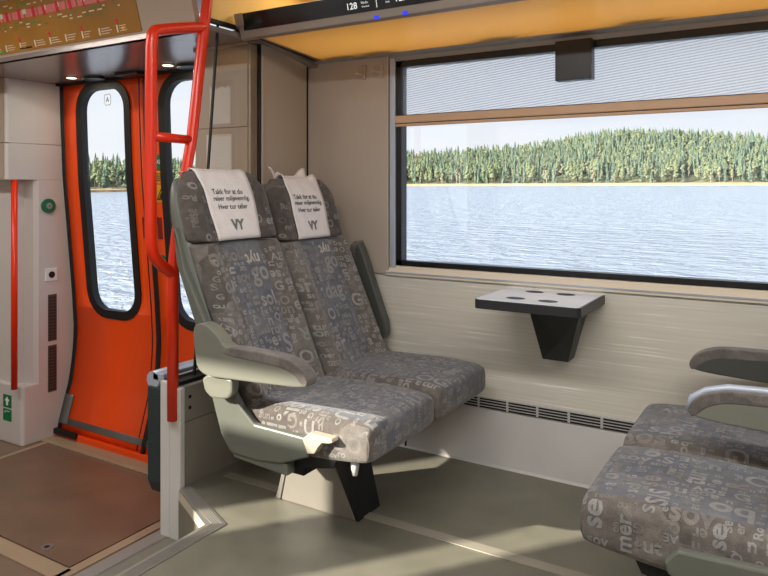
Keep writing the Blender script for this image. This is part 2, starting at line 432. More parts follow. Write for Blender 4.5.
# coat hooks
for i, (x, lb) in enumerate(((-1.832, 'small grey coat hook farther from the window, under the luggage rack'), (-1.735, 'small grey coat hook closest to the window edge, under the luggage rack'))):
    t = thing('coat_hook', lb, 'hook', (x, 2.835, .55), 'coat hooks under the rack')
    part('plate', 'wall', t, lambda bm: add_box(bm, x+.002, x+.022, 2.822, 2.836, .525, .592, .004))
    part('peg', 'wall', t, lambda bm: (add_tube(bm, smooth_path([(x+.01, 2.825, .55), (x, 2.80, .545), (x-.012, 2.79, .555)]), .008, 10), add_disc(bm, (x-.012, 2.782, .556), .013, 1, .012, 14)))
# heater grille
t = thing('heater_grille', 'low slotted grey ventilation grille running along the wall under the window', 'grille', (-.5, 2.84, -.95))
part('frame', 'kick', t, lambda bm: add_box(bm, -2.1, XR, 2.838, 2.86, -.977, -.924, .002))
def f_slots(bm):
    x = -2.02
    while x < XR-.15:
        for r in range(4):
            z = -.932-r*.0118; add_box(bm, x, x+.123, 2.8366, 2.8385, z-.0072, z)
        x += .134
part('slots', 'black', t, f_slots)

# partition behind the seats and the pillar beyond it
def f_part(bm):
    add_box(bm, -2.21, -2.17, 2.50, 2.86, -1.25, .73)
    add_box(bm, -2.205, -2.163, 2.478, 2.503, FZ, .70, .006)
struct('wall_partition', 'wallwarm', f_part)
struct('trim_8', 'black', lambda bm: (add_box(bm, -2.20, -2.168, 2.462, 2.478, FZ, .70), add_box(bm, -2.172, -2.164, 2.828, 2.84, -.42, .62)))
def f_pocket(bm):
    for z0, z1 in ((VZ, .276), (.282, .72)):
        add_box(bm, -2.53, -2.192, 2.41, 2.95, z0, z1, .002)
    add_box(bm, -2.188, -2.176, 2.412, 2.458, VZ, .72, .001)
    add_box(bm, -2.52, -2.18, 2.416, 2.45, VZ, .72)
struct('wall_pillar', 'pocket', f_pocket)
struct('trim_9', 'header', lambda bm: add_box(bm, -2.53, -2.18, 2.395, 2.42, .655, .73))
def patch(bm, pts): add_prism(bm, pts, 1, 2.4072, 2.4095)  # thin plates, paler than the pillar they lie on
tag(part('pale_patch', 'paletone', None, lambda bm: patch(bm, [(-2.431, .30), (-2.295, .30), (-2.295, .468), (-2.318, .478), (-2.325, .466), (-2.35, .478), (-2.405, .462), (-2.431, .482)])), 'upper pale area with uneven top edge on the beige pillar behind the glass', 'patch', 'pale areas on the pillar')
tag(part('pale_patch', 'paletone', None, lambda bm: patch(bm, [(-2.452, .0), (-2.289, .0), (-2.289, .251), (-2.452, .251)])), 'lower pale area on the beige pillar, partly behind the aisle seat headrest', 'patch', 'pale areas on the pillar')

# left column with niche
def f_col(bm):
    full = [(-4.15, 2.97), (-4.15, 2.53), (-4.165, 2.515), (-5.2, 2.515), (-5.2, 2.97)]
    add_prism(bm, full, 2, VZ, -1.25, .006)
    add_prism(bm, [(-4.15, 2.97), (-4.15, 2.625), (-4.17, 2.60), (-4.245, 2.585), (-4.262, 2.545), (-5.2, 2.53), (-5.2, 2.97)], 2, -1.25, .045)
    up = [(-4.15, 2.97), (-4.15, 2.43), (-4.16, 2.415), (-5.2, 2.415), (-5.2, 2.97)]
    add_prism(bm, up, 2, .045, .268, .003); add_prism(bm, up, 2, .273, .668, .003)
    add_prism(bm, [(-4.155, 2.96), (-4.155, 2.44), (-5.2, 2.43), (-5.2, 2.96)], 2, .26, .28)
struct('wall_left', 'col', f_col)
tag(part('grab_rail', 'red', None, lambda bm: add_tube(bm, [(-4.165, 2.475, -1.252), (-4.165, 2.475, .047)], .019, 16)), 'slim vertical red grab rail in the niche of the pale left column', 'grab rail')
t = thing('door_button', 'round green door button on the pale left column', 'button', (-4.15, 2.688, -.122))
part('rim', 'green', t, lambda bm: add_disc(bm, (-4.152, 2.688, -.122), .047, 0, .014))
part('button', 'alu', t, lambda bm: add_disc(bm, (-4.138, 2.688, -.122), .02, 0, .006))
part('mark', 'green', t, lambda bm: add_disc(bm, (-4.132, 2.688, -.122), .006, 0, .001, 10))
t = thing('call_switch', 'small square white switch with black centre on the left column', 'switch', (-4.15, 2.709, -.565))
part('plate', 'whitepl', t, lambda bm: add_box(bm, -4.152, -4.142, 2.668, 2.751, -.607, -.525, .003))
part('button', 'black', t, lambda bm: add_disc(bm, (-4.142, 2.709, -.566), .021, 0, .004))
for z0, z1, lb in ((-.996, -.695, 'upper narrow dark vent on the left column, right under the white switch'), (-1.324, -1.024, 'lower narrow brown vent on the left column')):
    t = thing('vent', lb, 'vent', (-4.15, 2.716, z0), 'vents on the left column')
    part('backing', 'vent', t, lambda bm: add_box(bm, -4.152, -4.147, 2.688, 2.748, z0, z1, .001))
    def f_holes(bm):
        for i in range(14):
            for j in range(4):
                y = 2.695+j*.0135; z = z0+.012+i*(z1-z0-.018)/14; add_box(bm, -4.1472, -4.1462, y, y+.008, z, z+.011)
    part('holes', 'black', t, f_holes)
for z0, z1, arrow, lb in ((-1.398, -1.318, 1, 'small green sign with a white arrow at the foot of the left column'), (-1.482, -1.408, 0, 'small plain green pictogram sign directly beneath the arrow sign')):
    t = thing('exit_sign', lb, 'sign', (-4.31, 2.514, z0))
    part('plate', 'signgreen', t, lambda bm: add_box(bm, -4.352, -4.262, 2.5125, 2.5145, z0, z1))
    cx, cz = -4.307, (z0+z1)/2
    def f_pic(bm):
        if arrow: add_prism(bm, [(cx-.01, cz-.026), (cx+.01, cz-.026), (cx+.01, cz+.002), (cx+.026, cz+.002), (cx, cz+.028), (cx-.026, cz+.002), (cx-.01, cz+.002)], 1, 2.5112, 2.5126)
        else: add_prism(bm, [(cx-.028, cz+.012), (cx-.024, cz+.012), (cx-.014, cz+.022), (cx+.028, cz+.022), (cx+.028, cz+.026), (cx-.016, cz+.026), (cx-.028, cz+.016)], 1, 2.5112, 2.5126)
    part('pictogram', 'whitepl', t, f_pic)
tag(part('door_notice', 'vent', None, lambda bm: add_box(bm, -4.275, -4.235, 2.4125, 2.4155, .385, .505)), 'small dark sign plate high on the beige front of the left column', 'sign')
struct('wall_beige', 'pocket', lambda bm: (add_box(bm, -5.2, -4.17, 2.4105, 2.4155, .05, .268), add_box(bm, -5.2, -4.17, 2.4105, 2.4155, .273, .665)))

# ---- sliding plug doors, bowed in profile
DP = [(-1.66, 2.742), (-1.55, 2.762), (-1.40, 2.805), (-1.265, 2.844), (-1.1, 2.868), (-.94, 2.878), (-.7, 2.864), (-.475, 2.844), (-.2, 2.82), (.046, 2.797), (.35, 2.783), (.70, 2.772)]
def dy(z):
    for (a, ya), (b, yb) in zip(DP, DP[1:]):
        if z <= b: return ya+(yb-ya)*max(0, (z-a)/(b-a))
    return DP[-1][1]
def rrect(x0, x1, z0, z1, r, n=7):
    out = []
    for cx, cz, a0 in ((x1-r, z1-r, 0), (x0+r, z1-r, 90), (x0+r, z0+r, 180), (x1-r, z0+r, 270)):
        for k in range(n): a = math.radians(a0+90*k/(n-1)); out.append((cx+r*math.cos(a), cz+r*math.sin(a)))
    # refine long sides so they follow the bow
    q = []
    for i, p in enumerate(out):
        nx = out[(i+1) % len(out)]; L = math.hypot(nx[0]-p[0], nx[1]-p[1]); m = max(1, int(L/.08))
        q += [(p[0]+(nx[0]-p[0])*j/m, p[1]+(nx[1]-p[1])*j/m) for j in range(m)]
    return q
def ring_panel(bm, inner, outer_rect, y_off, depth, mi=0):
    """bowed panel with a rounded opening; outer_rect=(x0,x1,z0,z1)"""
    x0, x1, z0, z1 = outer_rect; n = len(inner)
    cx = sum(p[0] for p in inner)/n
    def outer(p):
        # push the inner point radially to the rectangle along its nearest side
        zc = (z0+z1)/2; return p
    zs = sorted(set([z0]+[z0+(z1-z0)*k/44 for k in range(45)]))
    def half(z):
        # opening x-range at height z
        xs = []
        for i in range(n):
            a, b = inner[i], inner[(i+1) % n]
            if (a[1]-z)*(b[1]-z) <= 0 and abs(a[1]-b[1]) > 1e-9: xs.append(a[0]+(b[0]-a[0])*(z-a[1])/(b[1]-a[1]))
        return (min(xs), max(xs)) if len(xs) > 1 else None
    wz0 = min(p[1] for p in inner); wz1 = max(p[1] for p in inner)
    zs = sorted(set(zs+[wz0, wz1]+[wz0+d for d in (.005, .015, .03, .05, .08, .11)]+[wz1-d for d in (.005, .015, .03, .05, .08, .11)]))
    def quad(a, b, c, d):
        f = bm.faces.new([bm.verts.new(v) for v in (a, b, c, d)]); f.material_index = mi; f.smooth = True
    P = lambda x, z: Vector((x, dy(z)+y_off, z))
    for a, b in zip(zs, zs[1:]):
        ha, hb = half(a+1e-6), half(b-1e-6)
        if a < wz0-1e-9 or b > wz1+1e-9 or not ha or not hb: quad(P(x0, a), P(x1, a), P(x1, b), P(x0, b))
        else:
            quad(P(x0, a), P(ha[0], a), P(hb[0], b), P(x0, b)); quad(P(ha[1], a), P(x1, a), P(x1, b), P(hb[1], b))
    bmesh.ops.remove_doubles(bm, verts=bm.verts[:], dist=1e-5)
    r = bmesh.ops.extrude_face_region(bm, geom=bm.faces[:])
    for v in [g for g in r['geom'] if isinstance(g, bmesh.types.BMVert)]: v.co.y += depth
    for f in bm.faces: f.material_index = mi
def band(bm, pts, w, y0, d):
    """frame of width w around closed outline pts (outwards), following the bow"""
    n = len(pts); cx = sum(p[0] for p in pts)/n; A = []
    for i in range(n):
        a, b = pts[i-1], pts[(i+1) % n]; tx, tz = b[0]-a[0], b[1]-a[1]; L = math.hypot(tx, tz) or 1
        nx, nz = tz/L, -tx/L; p = pts[i]; q = (p[0]+nx*w, p[1]+nz*w)
        A.append([bm.verts.new(Vector((x, dy(z)+y0+o, z))) for (x, z), o in ((p, 0), (q, 0), (q, d), (p, d))])
    for i in range(n):
        a, b = A[i], A[(i+1) % n]
        for k in range(4): bm.faces.new((a[k], b[k], b[(k+1) % 4], a[(k+1) % 4]))
def bowed_strip(bm, x0, x1, z0, z1, y0, d):
    n = 30; prev = None
    rings = []
    for k in range(n+1):
        z = z0+(z1-z0)*k/n; y = dy(z)+y0
        rings.append([Vector((x0, y, z)), Vector((x1, y, z)), Vector((x1, y+d, z)), Vector((x0, y+d, z))])
    add_loft(bm, rings)
for nm, (x0, x1), (g0, g1) in (('door_1', (-4.148, -3.352), (-3.935, -3.515)), ('door_2', (-3.308, -2.53), (-3.165, -2.745))):
    gp = rrect(g0, g1, -.79, .615, .13)
    d = struct(nm, 'door', lambda bm: ring_panel(bm, gp, (x0, x1, -1.575, .66), 0, .03), smooth='keep')
    gi = rrect(g0+.005, g1-.005, -.785, .61, .127)
    part('window_seal', 'black', d, lambda bm: band(bm, gi, .055, -.008, .045))
    def f_pane(bm):
        vs = [bm.verts.new(Vector((x, dy(z)+.02, z))) for x, z in gp]; bm.faces.new(vs); bmesh.ops.triangulate(bm, faces=bm.faces[:])
    part('pane', 'glass', d, f_pane)
    part('kick_strip', 'doorkick', d, lambda bm: bowed_strip(bm, x0+.09 if nm == 'door_1' else x0, x1, -1.535, -1.50, -.006, .01))
    sx = x1-.055 if nm == 'door_1' else x0+.03
    part('finger_slot', mat('slot_red', (120, 20, 6), .5), d, lambda bm: bowed_strip(bm, sx, sx+.04, -.31, -.18, -.002, .004))
    if nm == 'door_1':
        part('bracket', 'doorkick', d, lambda bm: bowed_strip(bm, -4.145, -4.06, -1.535, -1.36, -.01, .012))
        part('stop', 'black', d, lambda bm: add_box(bm, -4.14, -3.92, 2.72, 2.742, -1.595, -1.562))
struct('trim_10', 'black', lambda bm: (bowed_strip(bm, -4.149, -4.118, -1.6, .668, -.006, .02), bowed_strip(bm, -3.345, -3.315, -1.6, .66, -.006, .04), bowed_strip(bm, -3.388, -3.38, -1.57, .66, -.002, .004)))
struct('trim_11', 'door', lambda bm: add_box(bm, -4.15, -2.5, 2.738, 2.80, VZ, -1.578, .004))
struct('trim_12', 'black', lambda bm: add_box(bm, -4.15, -2.5, 2.74, 2.87, .655, .70))
# door stickers and button
t = thing('door_button', 'round green door button on the red door, seen behind the looped red pole', 'button', (-3.265, 2.83, -.453))
yb = dy(-.453)
part('rim', 'green', t, lambda bm: add_disc(bm, (-3.258, yb-.014, -.453), .05, 1, .014))
part('button', 'alu', t, lambda bm: add_disc(bm, (-3.258, yb-.02, -.453), .022, 1, .006))
t = thing('exit_sign', 'green EXIT sticker on the red door above the yellow stickers', 'sign', (-3.21, 2.79, .10))
part('plate', 'signgreen', t, lambda bm: bowed_strip(bm, -3.275, -3.185, .10, .19, -.003, .002))
part('lettering', 'whitepl', t, lambda bm: flat_text(bm, 'EXIT', (-3.23, dy(.145)-.0045, .148), (1, 0, 0), (0, 0, 1), .036, .01))
t = thing('warning_sticker', 'yellow text sticker on the red door just below the EXIT sticker', 'sticker', (-3.21, 2.8, .01))
part('plate', 'yellow', t, lambda bm: bowed_strip(bm, -3.275, -3.175, .02, .092, -.003, .002))
part('lettering', 'black', t, lambda bm: [add_box(bm, -3.265, -3.19-.012*(i % 2), dy(.05)-.0056, dy(.05)-.0046, .075-i*.013, .080-i*.013) for i in range(4)])
t = thing('warning_sticker', 'yellow warning triangle sticker on the red door, lowest of the stickers', 'sticker', (-3.21, 2.8, -.09))
part('plate', 'yellow', t, lambda bm: bowed_strip(bm, -3.275, -3.17, -.09, .012, -.003, .002))
def f_tri(bm):
    y = dy(-.04)-.0058; c = (-3.222, -.05)
    o = [(c[0]-.036, c[1]-.026), (c[0]+.036, c[1]-.026), (c[0], c[1]+.042)]; i = [(c[0]+(p[0]-c[0])*.72, c[1]+(p[1]-c[1])*.72+.001) for p in o]
    for k in range(3): add_prism(bm, [o[k], o[(k+1) % 3], i[(k+1) % 3], i[k]], 1, y, y+.001)
    add_prism(bm, [(c[0]-.012, c[1]-.016), (c[0]+.013, c[1]-.016), (c[0]+.004, c[1]+.014), (c[0]-.003, c[1]+.014)], 1, y, y+.001)
part('pictogram', 'black', t, f_tri)
t = thing('window_sticker', 'small square letter sticker at the top of the left door window', 'sticker', (-3.68, 2.80, .55))
part('lettering', 'greydark', t, lambda bm: flat_text(bm, 'A', (-3.70, dy(.545)+.017, .545), (1, 0, 0), (0, 0, 1), .045, .01))
part('outline', mat('sticker_grey', (190, 190, 188), .6), t, lambda bm: band(bm, rrect(-3.727, -3.673,   .515, .575, .01, 3), .006, .017, .001))

# vestibule ceiling: glossy soffit, lip, sloping header that carries the route map
struct('ceiling', 'soffit', lambda bm: add_box(bm, -5.2, -2.15, 2.10, 2.97, .668, .69))
def hy(z): return 2.10-(z-.69)*.27
def slope(bm, x0, x1, z0, z1, off, d):
    add_prism(bm, [(hy(z0)-off, z0), (hy(z1)-off, z1), (hy(z1)-off+d, z1), (hy(z0)-off+d, z0)], 0, x0, x1)
struct('wall_header', 'header', lambda bm: (slope(bm, -5.2, -2.2, .668, 1.02, 0, .03), slope(bm, -5.2, -2.2, .985, 1.05, .05, .06)))
t = thing('route_map', 'long golden railway line map on the sloping panel above the vestibule', 'map', (-3.5, 2.08, .70))
def f_map(bm):
    def strip(mi, x0, x1, z0, z1, o=.0056):
        b = bmesh.new(); slope(b, x0, x1, z0, z1, o, .0008); merge(bm, b, mi)
    slope(bm, -5.0, -2.535, .702, .955, .004, .004)
    x = -4.9; r = random.Random(3)
    while x < -2.65:
        w = r.choice((.07, .1, .14)); strip(1, x, min(x+w, -2.6), .856, .892); x += w+.01
    for i in range(22): x = -4.8+i*.1+r.uniform(-.02, .02); strip(2, x, x+r.choice((.012, .022)), .85, .90, .0068)
    for i in range(14): x = -4.8+i*.157+r.uniform(-.03, .03); strip(4, x, x+.03, .872, .895, .0066)
    for row, zz in ((0, .912), (1, .925), (2, .938), (3, .835), (4, .822), (5, .808)):
        for i in range(44):
            if r.random() < .6:
                x = -4.85+i*.051+r.uniform(0, .02); strip(4 if r.random() < .45 else 3, x, x+r.uniform(.01, .04), zz, zz+.0055)
    for i in range(16):
        x = -4.6+i*.127
        for j in range(3): strip(4, x+.018, x+.018+r.uniform(.03, .075), .738-j*.011, .741-j*.011)
        strip(4, x, x+.01, .712, .745)
        if i % 2: strip(2, x, x+.016, .748, .77)
    strip(5, -2.66, -2.64, .715, .735); strip(6, -3.46, -3.36, .712, .72); strip(3, -3.72, -3.60, .708, .722)
part('board', ['gold', 'pink', 'mapred', 'mapgreen', 'mapwhite', 'yellow', 'display'], t, f_map)
for x, lb in ((-3.80, 'small lit ceiling spotlight above the left door leaf'), (-2.955, 'small lit ceiling spotlight above the right door leaf, behind the red pole')):
    t = thing('ceiling_spotlight', lb, 'lamp', (x, 2.62, .668))
    part('rim', 'alu', t, lambda bm: add_disc(bm, (x, 2.615, .667), .036, 2, -.004, 20))
    part('lens', 'lamp', t, lambda bm: add_disc(bm, (x, 2.615, .663), .028, 2, -.002, 20))
for x, lb in ((-3.68, 'black oval ceiling fitting beside the left spotlight'), (-2.86, 'black oval ceiling fitting beside the right spotlight')):
    tag(part('ceiling_sensor', 'frame', None, lambda bm: add_disc(bm, (x, 2.68, .668), .075, 2, -.016, 24, 0, 1.1, .7)), lb, 'sensor', 'black ceiling fittings')
tag(part('door_closer_cover', 'frame', None, lambda bm: add_box(bm, -3.44, -3.24, 2.64, 2.76, .648, .668, .005)), 'flat black cover on the ceiling over the seam of the red doors', 'cover')

# amber lit header over the partition, wall behind rack, ceiling
struct('wall_cove', 'amber', lambda bm: (add_box(bm, -2.19, -2.17, 2.135, 2.86, .725, 1.05), add_box(bm, -2.17, XR, 2.84, 2.862, .64, 1.05)))
struct('trim_13', 'black', lambda bm: add_box(bm, -2.18, -2.16, 2.12, 2.50, .706, .724))
struct('trim_14', 'header', lambda bm: [add_box(bm, x, x+.16, 2.76, 2.84, .66, 1.05, .004) for x in (-2.02, -1.80, -1.2, -.6)])
struct('ceiling', 'ceil', lambda bm: add_box(bm, -5.2, XR, -.45, 3.0, 1.05, 1.1))

# ------------------------------------------------------------------ luggage rack
t = thing('luggage_rack', 'long overhead luggage rack with amber underside above the window seats', 'rack', (-.5, 2.5, .63))
part('underside', 'ambershelf', t, lambda bm: add_prism(bm, [(2.352, .664), (2.81, .634), (2.81, .646), (2.352, .676)], 0, -2.06, XR))
part('wall_strip', mat('rack_grey', (156, 152, 148), .45), t, lambda bm: add_prism(bm, [(2.808, .630), (2.848, .622), (2.848, .600), (2.86, .600), (2.86, .65), (2.808, .65)], 0, -2.13, XR))
rail = part('front_rail', 'rackrail', t, lambda bm: add_prism(bm, [(2.352, .676), (2.352, .662), (2.33, .655), (2.31, .662), (2.302, .69), (2.285, .764), (2.30, .768), (2.32, .70)], 0, -2.14, XR, .002))
dsp = part('seat_number_display', 'display', t, lambda bm: add_prism(bm, [(2.2985, .692), (2.2805, .764), (2.284, .766), (2.302, .694)], 0, -2.11, XR))
dsp['label'] = 'black strip with lit seat numbers'
def dpt(z, off=.0012): return 2.2985-(z-.692)*.25-off
def f_dig(bm, items):
    V = Vector((0, -.243, .97)); U = (1, 0, 0)
    for txt, x, z, s_ in items: flat_text(bm, txt, (x, dpt(z), z), U, V, s_, .012 if s_ > .03 else 0)
part('seat_number', 'digits', dsp, lambda bm: f_dig(bm, (('128', -1.53, .721, .036),)))
part('seat_number', 'digits', dsp, lambda bm: f_dig(bm, (('127', -1.305, .724, .036),)))
part('seat_caption', 'digits', dsp, lambda bm: f_dig(bm, (('Vindu', -1.472, .728, .014), ('Window', -1.468, .713, .010))))
part('seat_caption', 'digits', dsp, lambda bm: f_dig(bm, (('Midtgang', -1.372, .732, .014), ('Aisle', -1.366, .717, .010))))
def f_div(bm):
    bm.faces.new([bm.verts.new((a, dpt(z), z)) for a, z in ((-1.418, .702), (-1.415, .702), (-1.415, .75), (-1.418, .75))])
part('divider', 'digits', dsp, f_div)
for x in (-1.425, -1.297):
    part('indicator', 'led', rail, lambda bm: add_prism(bm, [(2.3085, .662), (2.3045, .674), (2.3075, .674), (2.3115, .662)], 0, x-.011, x+.011))
def f_end(bm):
    add_prism(bm, smooth_path2([(2.278, .768), (2.292, .715), (2.33, .690), (2.43, .682), (2.845, .606), (2.845, .628), (2.44, .698), (2.345, .704), (2.315, .722), (2.305, .768)]), 0, -2.155, -2.105, .003)
def smooth_path2(p): return p
part('end_cap', 'rackrail', t, f_end)
part('end_groove', mat('rack_groove', (44, 26, 24), .6), t, lambda bm: add_prism(bm, [(2.37, .672), (2.82, .632), (2.82, .64), (2.37, .682)], 0, -2.104, -2.062))
part('groove_lip', 'rackrail', t, lambda bm: add_prism(bm, [(2.352, .664), (2.812, .630), (2.812, .645), (2.352, .68)], 0, -2.064, -2.052))

# ------------------------------------------------------------------ glass partition screen with white post
t = thing('partition_screen', 'low grey partition with white end post and tall glass pane behind the aisle seat', 'partition', (-2.18, 2.2, TZ))
base = part('base_panel', 'panelgrey', t, lambda bm: (add_box(bm, -2.235, -2.11, 1.948, 2.48, -1.41, -.945, .002), add_box(bm, -2.235, -2.111, 1.948, 2.48, -.943, -.802, .002)))
part('rivet', 'black', base, lambda bm: add_disc(bm, (-2.112, 1.981, -.846), .0075, 0, .003, 12))
part('rivet', 'black', base, lambda bm: add_disc(bm, (-2.112, 1.981, -.890), .0075, 0, .003, 12))
part('post', 'white', t, lambda bm: (add_box(bm, -2.222, -2.167, 1.926, 1.95, TZ, -.785, .004), add_box(bm, -2.165, -2.104, 1.924, 1.95, TZ, -.80, .004)))
part('top_rail', 'bluerail', t, lambda bm: (add_tube(bm, [(-2.30, 1.955, -.80), (-2.30, 2.46, -.80)], .036, 18), add_box(bm, -2.30, -2.235, 1.955, 2.46, -.80, -.768, .004)))
part('rail_rib', 'alu', t, lambda bm: add_box(bm, -2.212, -2.192, 1.955, 2.46, -.81, -.775, .004))
part('rail_slot', 'black', t, lambda bm: (add_box(bm, -2.232, -2.214, 1.955, 2.46, -.81, -.785), add_box(bm, -2.188, -2.14, 1.955, 2.46, -.81, -.786)))
part('bumper', 'teal', t, lambda bm: add_prism(bm, rr2(1.945, 2.48, -1.285, -.83, .05), 0, -2.335, -2.25))  if False else None
def rr2(y0, y1, z0, z1, r): return [(y0, z1), (y0, z0+r), (y0+.02, z0+.02), (y0+r, z0), (y1, z0), (y1, z1)]
part('bumper', 'teal', t, lambda bm: add_prism(bm, rr2(1.948, 2.46, -1.285, -.825, .07), 0, -2.325, -2.242, .006))
part('glass_pane', 'screen', t, lambda bm: add_prism(bm, [(2.062, -.80), (2.468, -.80), (2.468, .705), (2.20, .705)], 0, -2.176, -2.166))
part('edge_gasket', 'black', t, lambda bm: add_prism(bm, [(2.056, -.80), (2.064, -.80), (2.202, .705), (2.194, .705)], 0, -2.176, -2.166))

# ------------------------------------------------------------------ looped red grab pole
t = thing('grab_pole', 'bent red grab pole with a ladder like loop beside the vestibule', 'pole', (-2.15, 1.92, -.93))
PX = -2.143
def P3(pts): return [(PX, y, z) for y, z in pts]
part('upright', 'red', t, lambda bm: add_tube(bm, P3([(1.922, -.93), (1.922, -.42)])+[tuple(v) for v in smooth_path(P3([(1.922, -.41), (1.925, -.30), (1.965, -.05), (2.022, .20)]), 2)]+P3([(2.065, .5), (2.110, .80), (2.145, 1.05)]), .0225, 18))
part('loop', 'red', t, lambda bm: add_tube(bm, [tuple(v) for v in smooth_path(P3([(2.088, .668), (2.0, .652), (1.905, .628)]), 1)]+[tuple(v) for v in smooth_path(P3([(1.87, .618), (1.822, .605), (1.815, .54)]), 3)]+P3([(1.813, .4), (1.812, .1), (1.812, -.12)])+[tuple(v) for v in smooth_path(P3([(1.812, -.16), (1.815, -.25), (1.86, -.305), (1.92, -.345)]), 3)], .0225, 18))
part('rung', 'red', t, lambda bm: add_tube(bm, P3([(1.815, .196), (2.02, .193)]), .0185, 16))

# ------------------------------------------------------------------ wall table
t = thing('wall_table', 'small black rimmed tray table fixed to the wall under the window', 'table', (-.88, 2.84, -.71))
part('tray_rim', 'tablerim', t, lambda bm: add_prism(bm, [(-1.088, 2.852), (-1.088, 2.492), (-1.076, 2.480), (-.687, 2.480), (-.675, 2.492), (-.675, 2.852)], 2, -.472, -.436, .002))
top = part('tray_top', 'tabletop', t, lambda bm: add_prism(bm, [(-1.083, 2.85), (-1.083, 2.494), (-1.074, 2.485), (-.689, 2.485), (-.68, 2.494), (-.68, 2.85)], 2, -.437, -.4335))
def f_cup(bm, x, y):
    add_disc(bm, (x, y, -.4335), .036, 2, .0006, 28, 0, 1.05, .8)
for x, y in ((-.95, 2.568), (-.819, 2.562), (-.941, 2.765), (-.809, 2.761)):
    part('cup_recess', 'cup', top, lambda bm: f_cup(bm, x, y))
def f_brk(bm):
    A = [(-.918, 2.62, -.47), (-.712, 2.62, -.47), (-.735, 2.85, -.47), (-.985, 2.85, -.47)]
    B = [(-.905, 2.76, -.705), (-.80, 2.76, -.705), (-.80, 2.85, -.705), (-.92, 2.85, -.705)]
    mid = bm.verts.new((-.80, 2.665, -.60))
    a = [bm.verts.new(p) for p in A]; b = [bm.verts.new(p) for p in B]
    bm.faces.new(a); bm.faces.new(b[::-1])
    bm.faces.new((a[0], b[0], mid)); bm.faces.new((a[0], mid, a[1])); bm.faces.new((b[0], b[1], mid)); bm.faces.new((a[1], mid, b[1]))
    bm.faces.new((a[1], b[1], b[2], a[2])); bm.faces.new((a[2], b[2], b[3], a[3])); bm.faces.new((a[3], b[3], b[0], a[0]))
part('bracket', 'bracket', t, f_brk)

# ------------------------------------------------------------------ seats
def xf(z):                       # front of the backrest on the seat's centre line
    if z > -.22: return -1.872-(z+.22)*.31
    return -1.625-(z+.76)*.457
ARM = [(-1.789, -.552), (-1.794, -.487), (-1.769, -.466), (-1.729, -.467), (-1.671, -.502), (-1.647, -.538), (-1.496, -.541), (-1.393, -.541), (-1.334, -.556), (-1.302, -.588), (-1.302, -.61), (-1.326, -.624), (-1.47, -.632), (-1.596, -.638), (-1.769, -.647)]
PAD = [(-1.655, -.538), (-1.655, -.562), (-1.50, -.566), (-1.40, -.570), (-1.352, -.585), (-1.325, -.612), (-1.306, -.622), (-1.298, -.600), (-1.310, -.575), (-1.345, -.551), (-1.40, -.536), (-1.50, -.533), (-1.60, -.532)]
ARMLOW = [(-1.772, -.64), (-1.628, -.636), (-1.622, -.66), (-1.628, -.698), (-1.652, -.716), (-1.745, -.722)]
SHELL = [(-1.962, -.15), (-1.945, -.28), (-1.850, -.49), (-1.814, -.598), (-1.79, -.682), (-1.766, -.742), (-1.725, -.857), (-1.681, -.914), (-1.559, -.918), (-1.456, -.907), (-1.345, -.864), (-1.337, -.836), (-1.365, -.803), (-1.572, -.798), (-1.632, -.75), (-1.69, -.677), (-1.735, -.60), (-1.80, -.48), (-1.905, -.30), (-1.955, -.15)]
def rot_pts(pts, c, a):
    ca, sa = math.cos(a), math.sin(a); return [(c[0]+(x-c[0])*ca-(z-c[1])*sa, c[1]+(x-c[0])*sa+(z-c[1])*ca) for x, z in pts]
